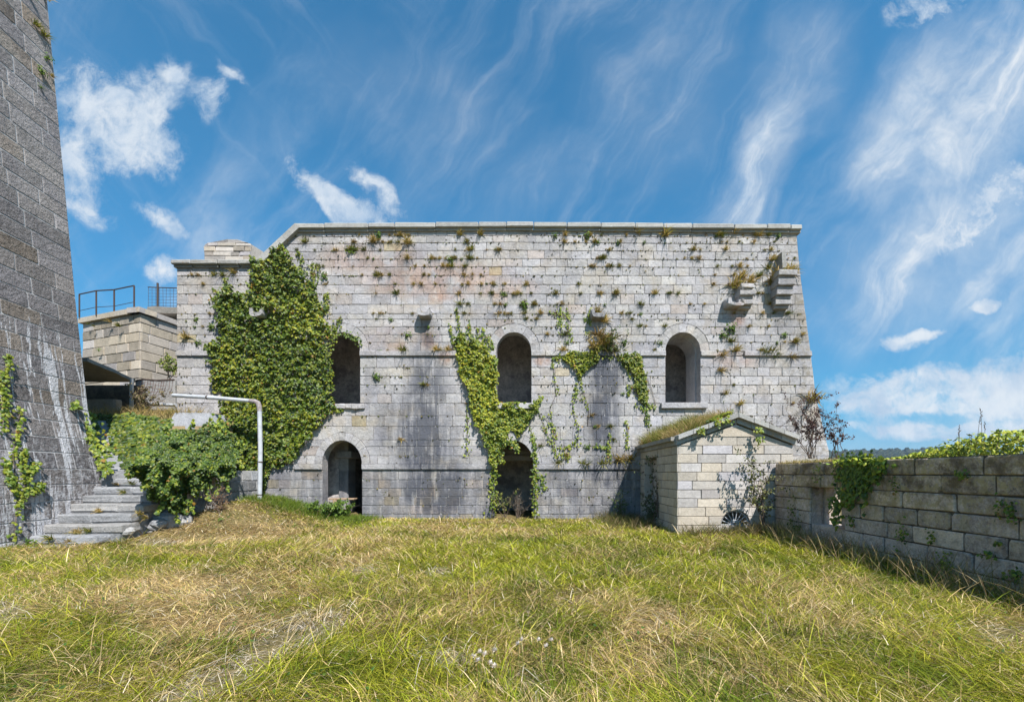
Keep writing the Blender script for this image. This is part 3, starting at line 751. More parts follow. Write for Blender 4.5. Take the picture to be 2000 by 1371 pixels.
# ================================================================== TERRACE, STAIRS, RETAINING WALL
TZ = 3.55
def build_terrace():
    xs = np.linspace(-26, -10.05, 40); ys = np.linspace(13.3, 34, 40)
    XX, YY = np.meshgrid(xs, ys); Z = TZ + (fbm(XX * .6, YY * .6, 9, 3) - .5) * .3 + .25 * sstep(14.5, 17, YY)
    Z = np.where(YY < 13.31, 0, Z)
    Z = np.where((XX > -12.3) & (YY > 13.95), -1.0, Z)
    V = np.stack([XX.ravel(), YY.ravel(), Z.ravel()], 1); nx = 40
    i = (np.arange(39)[None, :] + np.arange(39)[:, None] * nx).ravel()
    link('terrace_ground', mesh_np('terrace_ground', V, np.stack([i, i + 1, i + nx + 1, i + nx], 1), smooth=True), M['turf'], None, 'structure')
build_terrace()
stairs = thing('stone_staircase', 'worn grey stone steps climbing beside the dark tower', 'staircase')
def sgeo(k): return 8.7 + .3 * (k - 2), .03 + .2 * (k - 1)
for k in range(1, 11):
    Y, Z = sgeo(k); x1 = {1: -9.45, 2: -9.30, 3: -9.05, 4: -9.12, 5: -9.15, 6: -9.2}.get(k, -9.3)
    if k == 1: Z = .045
    xs_ = [-11.4, rng.uniform(-10.2, -9.9), x1]
    if k in (3, 5): xs_ = [-11.4, rng.uniform(-9.9, -9.7), x1]
    mb = MB(); t = (rng.uniform(.45, .75), rng.random(), rng.random())
    for a, b in zip(xs_[:-1], xs_[1:]):
        mb.bbox(a + .002, b - .002, Y + rng.uniform(-.01, .01), Y + .46, Z - .185, Z + rng.uniform(-.012, .004), .03, t, .016)
    mb.box(-11.4, x1 - .05, Y + .03, Y + .5, Z - .6, Z - .188, (.3, .3, .3))
    mb.build('step', M['step'], stairs)
mb = MB(); A0, A1 = Vector((-10.72, 10.5, 1.62)), Vector((-13.2, 12.45, 3.15)); wv = Vector((.16, .16, .04))
mb.add([A0 - wv, A0 + wv, A1 + wv, A1 - wv] + [v - Vector((0, 0, .5)) for v in (A0 - wv, A0 + wv, A1 + wv, A1 - wv)], [(0, 1, 2, 3), (0, 4, 5, 1), (1, 5, 6, 2), (2, 6, 7, 3), (3, 7, 4, 0)], (.4, .1, .5)); mb.build('sloping_kerb', M['step'], stairs)
ret = thing('retaining_wall', 'low stone wall under the ivy beside the steps', 'wall')
def rfr(a, b, d): return (-9.32 + .10 * (2.4 - b) + d, a, b)
polys = rows_fill([(.0 + .33 * i, .33 * (i + 1)) for i in range(5)], lambda z: 9.6 + z * .9, lambda z: 13.9, [], .4, .8, 44)
masonry(ret, polys, rfr, M['step'], M['mortar'], 100, gap=.012, bev=.02, tilt=.02)
mb = MB()
mb.add([(-9.36 - .0, 9.7, 0), (-9.36, 13.9, 0), (-9.36, 13.9, 1.6), (-9.36, 11.2, 1.6), (-9.8, 9.7, 0), (-9.8, 13.9, 0), (-9.8, 13.9, 1.6), (-9.8, 11.2, 1.6)],
       [(0, 1, 2, 3), (4, 7, 6, 5), (0, 3, 7, 4), (3, 2, 6, 7)], (.4, .4, .4)); mb.build('core', M['mortar'], ret)
rock_spots = [(322, 1008, 10.2, .34), (350, 1012, 10.4, .26), (308, 1018, 9.9, .18), (395, 985, 11.4, .3), (425, 975, 12, .24), (247, 1033, 9.2, .14)]
for i, (x, y, Y, r_) in enumerate(rock_spots):
    c = P(x, y, Y); V = []; F = []; nu, nv = 9, 6
    for a in range(nv + 1):
        for b in range(nu):
            th = math.pi * a / nv; ph = 2 * math.pi * b / nu; k = r_ * (.75 + .5 * vnoise(math.cos(ph) * 1.7 + i * 9, th * 1.9 + math.sin(ph), 4))
            V.append((c[0] + k * math.sin(th) * math.cos(ph) * 1.2, c[1] + k * math.sin(th) * math.sin(ph), c[2] - r_ * .35 + k * math.cos(th) * .8))
    for a in range(nv):
        for b in range(nu): F.append((a * nu + b, (a + 1) * nu + b, (a + 1) * nu + (b + 1) % nu, a * nu + (b + 1) % nu))
    o = link('boulder', mesh_py('boulder', V, F, np.array([(rng.uniform(.5, .9), rng.random(), rng.random())] * len(V), np.float32)), M['step'])
    tag(o, ['large pale boulder at the foot of the ivy bank', 'pale rubble stone right of the large boulder under the ivy', 'small rubble stone at the right end of the steps', 'grey rubble stone below the hanging ivy', 'grey rubble stone near the dry dock stalk by the ivy', 'small flat stone beside the lowest steps'][i], 'stone', 'rubble stones at the foot of the ivy bank')

# ================================================================== BASTION AND TERRACE THINGS
bas = thing('stone_bastion', 'pale angular bastion with a coping and iron railing behind the fort', 'bastion')
BC = Vector((-18.2, 19.0)); BD1 = Vector((-.95, .31)).normalized(); BD2 = Vector((.16, .99)).normalized()
BN1 = Vector((-BD1.y, BD1.x)); BN1 = BN1 if BN1.y < 0 else -BN1
BN2 = Vector((BD2.y, -BD2.x))
ztop = 9.0
def b1(a, b, d): q = BC + BD1 * (-a) + BN1 * d; return (q.x, q.y, b)      # a runs from -L (far left) to 0 (corner)
def b2(a, b, d): q = BC + BD2 * a + BN2 * d; return (q.x, q.y, b)
brows = [(3.4 + .43 * i, 3.4 + .43 * (i + 1)) for i in range(13)]
pl = rows_fill(brows, lambda z: -4.4, lambda z: 0, [], .55, 1.3, 51); masonry(bas, pl, b1, M['bastion'], M['mortar'], 150, gap=.012, bev=.02, tilt=.01)
pl = rows_fill(brows, lambda z: 0, lambda z: 3.2, [], .5, 1.2, 52); masonry(bas, pl, b2, M['bastion'], M['mortar'], 150, tonef=lambda c: (rng.uniform(.3, .6), rng.uniform(.5, 1), rng.random()), gap=.012, bev=.02, tilt=.01)
mb = MB()
for k in range(5):
    a0, a1 = -4.5 + k * .93, -4.5 + (k + 1) * .92; mb.prism([(a0, ztop), (a1, ztop), (a1, ztop + .24), (a0, ztop + .24)], b1, .12, -.6, (rng.uniform(.4, .7), rng.random(), .3))
mb.build('coping_stone', M['bastion'], bas)
mb = MB(); mb.prism([(-.11, ztop), (1.9, ztop), (1.9, ztop + .24), (-.11, ztop + .24)], b2, .12, -.6, (.5, .9, .3)); mb.build('coping_stone', M['bastion'], bas)
mb = MB(); q = [b1(-4.4, 0, -.6), b1(0, 0, -.03), b2(3.2, 0, -.03), (BC.x - 4, BC.y + 5, 0)]
mb.add([(p[0], p[1], 3.3) for p in q] + [(p[0], p[1], ztop + .1) for p in q], [(4, 5, 6, 7)], (.4, .3, .3)); mb.build('top', M['concrete'], bas)
def rail():
    r_ = thing('iron_railing', 'bent black iron railing on top of the pale bastion', 'railing')
    posts = [(155, 575, 617), (188, 568, 614), (223, 566, 612), (262, 558, 604)]
    Ys = [20.2, 19.8, 19.5, 19.15]; tops_ = [P(x, y, Y) for (x, y, _), Y in zip(posts, Ys)]
    for (x, y, yb), Y in zip(posts, Ys):
        mb = MB(); mb.tube([P(x, yb + 3, Y), P(x, y, Y)], .032, 6); mb.build('post', M['iron'], r_)
    mb = MB(); mb.tube(tops_, .03, 6); mb.build('handrail', M['iron'], r_)
    mb = MB(); mb.tube([P(x, y + 32, Y) for (x, y, _), Y in zip(posts, Ys)], .014, 5); mb.build('lower_wire', M['iron'], r_)
    r2 = thing('mesh_railing', 'grey railing with wire mesh above the broken concrete slab', 'railing'); Y = 20.6
    mb = MB(); mb.tube([P(308, 604, Y), P(308, 553, Y)], .045, 6); mb.build('post', M['iron'], r2)
    mb = MB(); mb.tube([P(289, 561, Y), P(352, 563, Y)], .025, 5); mb.build('handrail', M['iron'], r2)
    mb = MB()
    for k in range(9): x = 290 + k * 7; mb.tube([P(x, 562, Y), P(x + rng.uniform(-1, 1), 600, Y)], .008, 4, caps=False)
    for k in range(6): y = 567 + k * 6; mb.tube([P(289, y, Y), P(352, y + 1, Y)], .008, 4, caps=False)
    mb.build('wire_mesh', M['iron'], r2)
    sl = thing('broken_slab_roof', 'broken dark concrete slab jutting out between bastion and fort', 'slab'); Y0 = 20.3
    mb = MB(); pts_t = [P(287, 600, Y0), P(300, 598, Y0), P(330, 600, Y0), P(360, 600, Y0)]
    V = []; F = []
    for (X, Yy, Z) in pts_t:
        V += [(X, Y0, Z), (X, Y0 + 3, Z), (X, Y0 + .05, Z - .25 - rng.uniform(0, .1)), (X, Y0 + 3, Z - .45)]
    for i in range(3):
        o = i * 4; F += [(o, o + 4, o + 5, o + 1), (o, o + 2, o + 6, o + 4), (o + 2, o + 3, o + 7, o + 6)]
    F += [(0, 1, 3, 2)]
    mb.add(V, F, (.3, .3, .3)); mb.build('slab', M['concrete'], sl)
    mb = MB(); mb.add([P(308, 606, 21.5), P(360, 606, 21.5), P(360, 700, 21.5), P(345, 660, 21.5), P(325, 632, 21.5)], [(0, 1, 2, 3, 4)], (.2, .3, .4))
    mb.add([P(308, 606, 21.5), P(325, 632, 21.5), P(330, 632, 23), P(313, 606, 23)], [(0, 1, 2, 3)], (.2, .3, .4)); mb.build('support', M['mortar_dark'], sl)
rail()
def canopy():
    c = thing('concrete_canopy', 'thin concrete canopy on a steel post behind the tower corner', 'shelter')
    A = [(-14.0, 12.9, 5.2), (-15.35, 15.8, 5.2), (-21, 15.9, 5.25), (-19, 12.4, 5.2)]
    mb = MB(); n = 10; top = []
    for i in range(n + 1):
        t = i / n; top.append((A[0][0] + (A[1][0] - A[0][0]) * t + rng.uniform(-.04, .04), A[0][1] + (A[1][1] - A[0][1]) * t, 5.2))
    ring = top + A[2:]
    V = [(x, y, z) for x, y, z in ring] + [(x + (.03 if i < n else 0), y, z - .12 + rng.uniform(-.015, .015)) for i, (x, y, z) in enumerate(ring)]; m = len(ring)
    mb.add(V, [tuple(range(m)), tuple(range(m, 2 * m))[::-1]] + [(i, m + i, m + (i + 1) % m, (i + 1) % m) for i in range(m)], (.5, .4, .3)); mb.build('roof_slab', M['concrete'], c)
    mb = MB(); mb.tube([P(257, 815, 15.3), P(257, 740, 15.3)], .06, 8); mb.build('post', M['zinc'], c)
    mb = MB(); mb.box(-21, -15.7, 16.2, 16.5, 3.3, 5.05, (.25, .2, .3)); mb.build('back_wall', M['mortar_dark'], c)
    mb = MB(); mb.bbox(-20, -15.6, 15.3, 15.6, 3.3, 4.35, .04, (.6, .4, .3), .02); mb.build('low_wall', M['concrete'], c)
canopy()
lw = thing('rendered_wall', 'short grey rendered wall behind the rusty wire netting', 'wall'); mb = MB()
mb.bbox(P(264, 0, 17)[0], P(341, 0, 17)[0], 17, 17.4, 3.3, P(0, 741, 17)[2], .04, (.55, .8, .3), .02); mb.build('wall_block', M['step'], lw)
net = thing('wire_netting', 'rusty wire netting sagging between canopy post and fort corner', 'fence'); mb = MB(); Y = 16.2
for k in range(15):
    x = 262 + k * 5.4; y0 = 744 + 6 * math.sin(k * .9) * .4 - (2 if k > 9 else 0); mb.tube([P(x, y0, Y), P(x - 3 + rng.uniform(-1, 1), y0 + 18, Y + .05), P(x - 8, y0 + 30 + rng.uniform(-6, 4), Y + .1)], .009, 4, caps=False)
for k in range(5): mb.tube([P(260 + i * 9, 746 + k * 6 + 2 * math.sin(i + k), Y) for i in range(8)], .008, 4, caps=False)
mb.build('wires', M['rust'], net)
mb = MB(); mb.tube([P(260, 745, Y), P(280, 741, Y), P(305, 743, Y), P(340, 742, Y)], .035, 6); mb.build('top_cable', M['iron'], net)
# drain pipe
pipe = thing('drain_pipe', 'tall grey metal drain pipe with elbow in front of the large ivy', 'pipe')
pts = [P(338, 772, 13.3), P(420, 777, 13.15), P(490, 783, 13.02)]
mb = MB(); mb.tube(pts, .062, 12); mb.build('horizontal_pipe', M['zinc'], pipe)
mb = MB(); mb.tube([P(488, 783, 13.02), P(498, 784, 13.0), P(504, 787, 13.0), P(506.5, 794, 13.0), P(507, 803, 13.0)], [.068, .074, .076, .074, .068], 12); mb.build('elbow', M['elbow'], pipe)
mb = MB(); mb.tube([P(507, 800, 13.0), P(508.5, 880, 13.0), P(507, 985, 13.0)], .064, 12); mb.build('vertical_pipe', M['zinc'], pipe)
for (x, y) in ((508.7, 902), (507, 966)):
    mb = MB(); p = P(x, y, 13.0); mb.tube([(p[0], p[1], p[2] - .02), (p[0], p[1], p[2] + .015)], .069, 12); mb.build('collar', M['iron'], pipe)
mb = MB(); p = P(405, 776, 13.17); mb.tube([(p[0] - .02, p[1], p[2]), (p[0] + .02, p[1], p[2])], .067, 12); mb.build('collar', M['iron'], pipe)
sp_ = thing('short_pipe', 'short grey pipe lying level beside the fort corner on the terrace', 'pipe'); mb = MB(); mb.tube([P(296, 790, 15.5), P(344, 791, 15.2)], .06, 10); mb.build('pipe', M['zinc'], sp_)
blk = thing('fallen_block', 'large smooth grey stone block lying above the ivy bank', 'stone'); mb = MB(); bl = P(323, 834, 13.2); br = P(412, 834, 13.2)
mb.add([(bl[0], 13.15, 2.95), (br[0], 13.0, 2.95), (br[0] - .12, 13.3, 3.52), (bl[0] + .12, 13.42, 3.55), (bl[0], 14.0, 2.95), (br[0] + .1, 13.9, 2.95), (br[0] + .06, 13.9, 3.5), (bl[0] + .14, 13.95, 3.55)],
       [(0, 1, 2, 3), (1, 5, 6, 2), (3, 2, 6, 7), (4, 0, 3, 7)], (.75, .0, .3)); mb.build('block', M['step'], blk)
plank = thing('wooden_plank', 'weathered wooden plank lying across the left arched doorway', 'plank'); mb = MB()
mb.bbox(-7.25, -6.35, 14.55, 14.85, .62, .67, .008, (.5, .5, .5), .006); mb.build('board', M['wood'], plank)
mb = MB(); mb.bbox(-7.1, -6.95, 14.55, 14.8, .1, .62, .01, (.5, .5, .5), .006); mb.build('support', M['wood'], plank)

# ================================================================== ANNEX
ann = thing('stone_outbuilding', 'small cream stone outbuilding with pediment and turf roof against the fort', 'outbuilding')
AY, AX0, AX1 = 10.4, fx(1323) * 10.4 / 14, 6.62
AXC = 5.16; AEZ, APZ = 2.27, 2.80          # underside of the rake at the eave / at the peak
def afr(a, b, d): return (a, AY - d, b)
def alf(a, b, d): return (AX0 - d, AY + (14 - AY) - a, b)       # left wall; a from 0 (fort) to 3.6 (front)
arow = [(.24 + .2255 * i, .24 + .2255 * (i + 1)) for i in range(-2, 12)]
rake = lambda z: max(0.0, min(1.0, (z - AEZ) / (APZ - AEZ)))
fan_r = .38
polys = rows_fill(arow, lambda z: AX0 + (AXC - AX0) * rake(z), lambda z: AX1 - (AX1 - AXC) * rake(z), [(AXC, lambda z: math.sqrt(max(0, fan_r ** 2 - (z - .24) ** 2)) if z > .2401 else 0, .24, .24 + fan_r)], .36, .85, 61)
def ann_tone(c): return (float(np.clip(rng.gauss(.55, .14), .1, 1)), rng.choice((0, .1, .2, .3, .4, .5, .58, .9, 1.0)), rng.random())
masonry(ann, polys, afr, M['cream'], M['mortar_dark'], 200, ann_tone, gap=.006, bev=.008, tilt=.006, chipamt=.03, chipp=.3)
dY0, dY1 = 14 - 13.45, 14 - 12.15         # door in the left wall, in a
polys = rows_fill(arow[:11], lambda z: 0.02, lambda z: 3.6, [((dY0 + dY1) / 2, lambda z: (dY1 - dY0) / 2, -.3, 2.03)], .34, .62, 62)
masonry(ann, polys, alf, M['cream'], M['mortar_dark'], 200, lambda c: (rng.uniform(.4, .7), rng.uniform(.2, .62), rng.random()), gap=.006, bev=.008, tilt=.006, chipamt=.03, chipp=.3)
mb = MB(); mb.bbox(AX0 + .25, AX0 + .42, 12.2, 13.4, 1.15, 2.0, .02, (.5, .9, .2)); mb.bbox(AX0 + .28, AX0 + .45, 12.2, 13.4, -.1, 1.14, .02, (.45, .9, .5)); mb.build('door_blocking', M['cream'], ann)
mb = MB()
for y0 in (12.15, 13.45): mb.add([(AX0, y0, -.2), (AX0 + .5, y0, -.2), (AX0 + .5, y0, 2.03), (AX0, y0, 2.03)], [(0, 1, 2, 3)], (.5, .3, .3))
mb.add([(AX0, 12.15, 2.03), (AX0 + .5, 12.15, 2.03), (AX0 + .5, 13.45, 2.03), (AX0, 13.45, 2.03)], [(0, 1, 2, 3)], (.5, .3, .3)); mb.build('door_reveal', M['cream'], ann)
mb = MB(); mb.box(AX1 - .03, AX1, AY + .02, 13.98, -.2, 2.4); mb.build('side_wall', M['cream'], ann)
# dark chamber behind the fanlight
mb = MB(); mb.add([(4.6, AY + .9, 0), (5.75, AY + .9, 0), (5.75, AY + .9, .8), (4.6, AY + .9, .8)], [(0, 1, 2, 3)]); mb.add([(4.6, AY + .05, .22), (5.75, AY + .05, .22), (5.75, AY + .9, .22), (4.6, AY + .9, .22)], [(0, 1, 2, 3)])
N = 12; arc = [(AXC + fan_r * math.cos(math.pi * i / N), .24 + fan_r * math.sin(math.pi * i / N)) for i in range(N + 1)]
for i in range(N): mb.add([(arc[i][0], AY + .0, arc[i][1]), (arc[i + 1][0], AY + .0, arc[i + 1][1]), (arc[i + 1][0], AY + .9, arc[i + 1][1]), (arc[i][0], AY + .9, arc[i][1])], [(0, 1, 2, 3)], (.4, .3, .3))
mb.build('fanlight_recess', M['cream'], ann)
fan = MB(); fan.tube([(a, AY + .06, b) for a, b in [(AXC + (fan_r - .02) * math.cos(math.pi * i / N), .24 + (fan_r - .02) * math.sin(math.pi * i / N)) for i in range(N + 1)]], .016, 5)
fan.tube([(AXC + .13 * math.cos(math.pi * i / N), AY + .06, .24 + .13 * math.sin(math.pi * i / N)) for i in range(N + 1)], .010, 5)
fan.tube([(AXC - fan_r, AY + .06, .25), (AXC + fan_r, AY + .06, .25)], .016, 5)
fo = fan.build('fanlight_frame', M['zinc'], ann)
for i in range(1, 9):
    t = math.pi * i / 9; mb = MB(); mb.tube([(AXC + .06 * math.cos(t), AY + .06, .24 + .06 * math.sin(t)), (AXC + (fan_r - .02) * math.cos(t), AY + .06, .24 + (fan_r - .02) * math.sin(t))], .010, 5); mb.build('glazing_bar', M['zinc'], fo)
# raking cornice (blocks) and side cornice
def rake_blocks(xa, za, xb, zb, n):
    for k in range(n):
        t0, t1 = k / n, (k + 1) / n; q = [(xa + (xb - xa) * t0, za + (zb - za) * t0), (xa + (xb - xa) * t1, za + (zb - za) * t1)]
        lo = [(q[0][0], q[0][1] + .004), (q[1][0], q[1][1] + .004)]
        t = (rng.uniform(.35, .75), rng.random(), rng.random()); e = .006 if xb > xa else -.006; dj = rng.uniform(-.012, .012)
        mb = MB()
        for (h0, h1, pr) in ((0, .13, .05), (.132, .24, .17)):
            pp = [(lo[0][0] + e, lo[0][1] + h0), (lo[1][0] - e, lo[1][1] + h0), (lo[1][0] - e, lo[1][1] + h1), (lo[0][0] + e, lo[0][1] + h1)]
            if e < 0: pp = [pp[1], pp[0], pp[3], pp[2]]
            mb.prism(pp, afr, -.35, pr + dj, t)
        mb.build('cornice_stone', M['coping'], ann)
rake_blocks(AX0 - .03, AEZ, AXC, APZ + .03, 4); rake_blocks(AX1 + .06, AEZ, AXC, APZ + .03, 4)
for k in range(5):
    a0, a1 = .03 + k * .7, .03 + (k + 1) * .7 - .008; mb = MB(); t = (rng.uniform(.35, .7), rng.random(), rng.random())
    mb.prism([(a0, AEZ), (a1, AEZ), (a1, AEZ + .12), (a0, AEZ + .12)], alf, -.2, .04, t); mb.prism([(a0, AEZ + .122), (a1, AEZ + .122), (a1, AEZ + .22), (a0, AEZ + .22)], alf, -.2, .14 + rng.uniform(-.012, .012), t)
    mb.build('cornice_stone', M['coping'], ann)
mb = MB(); ez, pz = AEZ + .21, APZ + .27
mb.add([(AX0 - .08, AY + .1, ez), (AXC, AY + .1, pz), (AX1 + .08, AY + .1, ez), (AX0 - .08, 13.98, ez), (AXC, 13.98, pz), (AX1 + .08, 13.98, ez)], [(0, 1, 4, 3), (1, 2, 5, 4), (0, 2, 1)], (.5, .5, .5)); mb.build('roof', M['turf'], ann)

# ================================================================== BOUNDARY WALL
bw = thing('boundary_wall', 'shaded lichen stained stone wall with a loophole along the right side', 'wall')
WX, WT, WTOP = 6.12, .6, 1.80
def wfr(a, b, d): return (WX - d, 10.36 - a, b)             # a from 0 at the outbuilding towards the camera
wrow = [(-.10 + .2715 * i, -.10 + .2715 * (i + 1)) for i in range(7)]
LY0, LY1, LZ0, LZ1 = 8.05, 9.03, .33, 1.257
def wtone(c): return (float(np.clip(rng.gauss(.45, .16), .05, 1)), rng.random(), rng.random())
polys = rows_fill(wrow, lambda z: 0.02, lambda z: 7.2, [(10.36 - (LY0 + LY1) / 2, lambda z: (LY1 - LY0) / 2, LZ0 + .11, LZ1 - .005)], .45, 1.0, 71)
masonry(bw, polys, wfr, M['boundary'], M['mortar_dark'], 200, wtone, gap=.009, bev=.014, tilt=.008, chipamt=.05, chipp=.4)
LZ0 = wrow[2][0]; LZ1 = wrow[4][1]
mb = MB()
for (y0, y1, z0, z1) in ((-14, LY0, -.3, WTOP - .03), (LY1, 10.36, -.3, WTOP - .03), (LY0, LY1, -.3, LZ0 - .01), (LY0, LY1, LZ1 + .01, WTOP - .03)): mb.box(WX + .04, WX + WT, y0, y1, z0, z1, (.4, .3, .3))
mb.build('core', M['boundary'], bw)
mb = MB()
for k in range(3):
    z0 = LZ0 + (LZ1 - LZ0) * k / 3; z1 = LZ0 + (LZ1 - LZ0) * (k + 1) / 3
    mb.bbox(WX + .02, WX + WT * .5, LY1 + .003, LY1 + .3, z0, z1 - .006, .008, (.6, .2, rng.random())); mb.bbox(WX + WT * .5 + .004, WX + WT + .03, LY1 - .05, LY1 + .3, z0, z1 - .006, .008, (.6, .1, rng.random()))
mb.bbox(WX + .34, WX + WT + .03, LY0 + .005, LY0 + .52, LZ0 + .006, LZ1 - .004, .008, (.5, .2, .4)); mb.build('loophole_jamb_and_sun_block', M['boundary'], bw)  # near outer block is unseen, added to keep sun off the far jamb
mb = MB(); mb.bbox(WX + .035, WX + WT + .03, LY0, LY1, LZ0 - .08, LZ0 + .004, .01, (.6, .2, .3)); mb.build('loophole_sill', M['boundary'], bw)

# ================================================================== FOLIAGE
def nrm(v): return v / np.maximum(np.linalg.norm(v, axis=1, keepdims=True), 1e-9)
def leaves_mesh(name, pos, nor, size, col, down=None, fold=.10, width=.95, smooth=False):
    """kite leaves, four triangles each, tip along 'down' bent out of the surface"""
    n = len(pos); nor = nrm(nor)
    dn = np.tile(np.array([[0, 0, -1.0]]), (n, 1)) if down is None else down
    t = nrm(dn + nr.normal(0, .45, (n, 3))); t = nrm(t - nor * (t * nor).sum(1, keepdims=True)); b = np.cross(nor, t)
    s = size[:, None]
    Vv = np.stack([pos - t * s * .1, pos + t * s * .28 + b * s * .5 * width - nor * s * fold, pos + t * s * .95 - nor * s * fold * 1.5, pos + t * s * .28 - b * s * .5 * width - nor * s * fold, pos + t * s * .38], 1)
    i = np.arange(n)[:, None] * 5
    F = np.concatenate([i + np.array([[0, 1, 4]]), i + np.array([[1, 2, 4]]), i + np.array([[2, 3, 4]]), i + np.array([[3, 0, 4]])], 0)
    return mesh_np(name, Vv.reshape(-1, 3), F, np.repeat(col, 5, 0), smooth)
def ivy_cols(n, yellow=.3, dark=.35):
    base = np.array([[.125, .185, .02]]) ; yel = np.array([[.24, .27, .026]]); drk = np.array([[.05, .095, .016]]); org = np.array([[.28, .16, .03]])
    r = nr.random(n)[:, None]; c = base + (nr.random((n, 1)) - .5) * .03
    c = np.where(r < yellow, yel * (.7 + .5 * nr.random((n, 1))), c); c = np.where(r > 1 - dark, drk * (.8 + .5 * nr.random((n, 1))), c)
    return np.where(nr.random((n, 1)) < .012, org, np.maximum(c, .004))
def in_poly(x, y, poly):
    c = np.zeros(len(x), bool); n = len(poly)
    for i in range(n):
        x0, y0 = poly[i - 1]; x1, y1 = poly[i]
        k = (y0 > y) != (y1 > y)
        c ^= k & (x < (x1 - x0) * (y - y0) / ((y1 - y0) or 1e-9) + x0)
    return c
def wall_ivy(poly, n, thick, seed, rough=10, size=(.075, .125), yellow=.35, dark=.3, edge=None):
    """leaves inside an outline given in photo columns/rows on the front wall; returns pos, nor, size, col"""
    P0 = np.array(poly, float); lo = P0.min(0) - rough; hi = P0.max(0) + rough
    x = nr.uniform(lo[0], hi[0], n * 3); y = nr.uniform(lo[1], hi[1], n * 3)
    wx = x + (fbm(x * .05, y * .05, seed, 3) - .5) * rough * 3.2; wy = y + (fbm(x * .05 + 50, y * .05, seed, 3) - .5) * rough * 3.2
    k = in_poly(wx, wy, poly); x = x[k][:n]; y = y[k][:n]; n = len(x)
    lump = fbm(x * .045, y * .045, seed + 5, 3); lump2 = fbm(x * .13, y * .13, seed + 8, 2)
    d = thick * (.1 + 1.5 * np.clip(lump * .9 + lump2 * .9 - .5, 0, 1)) * nr.uniform(.3, 1, n) + .03
    X = (x - 1040) / 800 * FY; Z = EYE + (925 - y) / 800 * FY
    pos = np.stack([X, FY - d, Z], 1)
    nor = np.stack([nr.normal(.05, .38, n), np.full(n, -.9), nr.normal(.5, .5, n)], 1)
    e = 1.5
    gx = (fbm((x + e) * .13, y * .13, seed + 8, 2) - lump2) ; gy = (fbm(x * .13, (y - e) * .13, seed + 8, 2) - lump2)
    nor[:, 0] -= gx * 5; nor[:, 2] -= gy * 5
    c = ivy_cols(n, yellow, dark); yl = fbm(x * .02, y * .02, seed + 3, 3)[:, None]
    c = c * (1 + .6 * (yl - .5)) * np.where(yl > .55, np.array([[1.25, 1.1, .9]]), np.array([[1., 1., 1.]]))
    return pos, nor, nr.uniform(*size, n), c
def cat(*ls): return [np.concatenate(q, 0) for q in zip(*ls)]
def vine_leaves(path, n, spread, size=(.06, .1), depth=.06, yellow=.5, dark=.1, plane='f'):
    """leaves along a photo-space polyline on the front wall"""
    A = np.array(path, float); seg = np.linalg.norm(np.diff(A, axis=0), axis=1); L = np.concatenate([[0], np.cumsum(seg)])
    t = np.sort(nr.uniform(0, L[-1], n)); x = np.interp(t, L, A[:, 0]); y = np.interp(t, L, A[:, 1])
    w = spread * np.interp(t / L[-1], [0, .25, 1], [.35, .8, 1.0]) 
    x = x + nr.normal(0, 1, n) * w * .5; y = y + nr.normal(0, 1, n) * w * .5
    pos = np.stack([(x - 1040) / 800 * FY, FY - nr.uniform(.02, depth, n), EYE + (925 - y) / 800 * FY], 1)
    nor = np.stack([nr.normal(.05, .45, n), np.full(n, -1.0), nr.normal(.4, .4, n)], 1)
    return pos, nor, nr.uniform(*size, n), ivy_cols(n, yellow, dark)
def stems(paths, Yoff=.03, rad=.008):
    mb = MB()
    for pth in paths: mb.tube([((x - 1040) / 800 * FY, FY - Yoff, EYE + (925 - y) / 800 * FY) for x, y in pth], rad, 4, caps=False)
    return mb
def ivy_plant(name, label, parts, stem_paths=None, cat_='ivy', group=None):
    o = thing(name, label, cat_, group); p, n_, s, c = cat(*parts)
    link('foliage', leaves_mesh('foliage', p, n_, s, c), M['ivy'], o)
    if stem_paths: stems(stem_paths).build('stem', M['bark'], o)
    return o
BIG = [(546, 488), (565, 497), (578, 506), (592, 528), (606, 540), (622, 560), (634, 600), (644, 635), (655, 645), (650, 662), (642, 668), (650, 700), (654, 740), (650, 775), (664, 796), (648, 806), (625, 835), (602, 868), (572, 905), (545, 916), (528, 912),
       (524, 940), (515, 985), (500, 978), (470, 952), (452, 925), (448, 880), (455, 850), (442, 805), (430, 760), (416, 715), (406, 682), (418, 670), (434, 664), (424, 622), (432, 600), (440, 575), (455, 560), (470, 572), (484, 590), (494, 600), (498, 560), (496, 525), (506, 512), (524, 508)]
spires = [[(548, 480), (548, 520)], [(584, 492), (590, 540)], [(612, 515), (616, 560)], [(440, 545), (458, 590)], [(424, 565), (446, 600)], [(414, 580), (440, 600)], [(402, 672), (425, 690)], [(484, 570), (484, 610)], [(666, 620), (648, 660)], [(655, 640), (640, 690)], [(640, 575), (634, 610)]]
ivy_plant('large_ivy', 'largest dark green ivy covering the left part of the fort wall', [wall_ivy(BIG, 21000, .25, 1, 9, (.045, .115), .30, .28)] + [vine_leaves(s, 60, 12) for s in spires] + [vine_leaves([(668, 652), (690, 658), (700, 668)], 60, 10, depth=.2, dark=.5, yellow=.1), vine_leaves([(655, 800), (672, 797)], 40, 8)], [[(500, 975), (508, 850), (530, 700), (550, 520)], [(490, 970), (480, 850), (470, 700), (450, 600)]])
MID = [(890, 655), (900, 648), (915, 672), (930, 664), (945, 674), (958, 694), (972, 700), (974, 745), (972, 778), (985, 787), (1015, 790), (1040, 790), (1052, 790), (1046, 804), (1036, 815), (1032, 832), (1020, 842), (1012, 858), (1005, 838), (996, 840), (988, 852), (978, 866), (974, 885), (968, 910), (960, 905), (954, 880), (944, 858), (930, 820), (920, 790), (907, 745), (897, 705), (886, 672)]
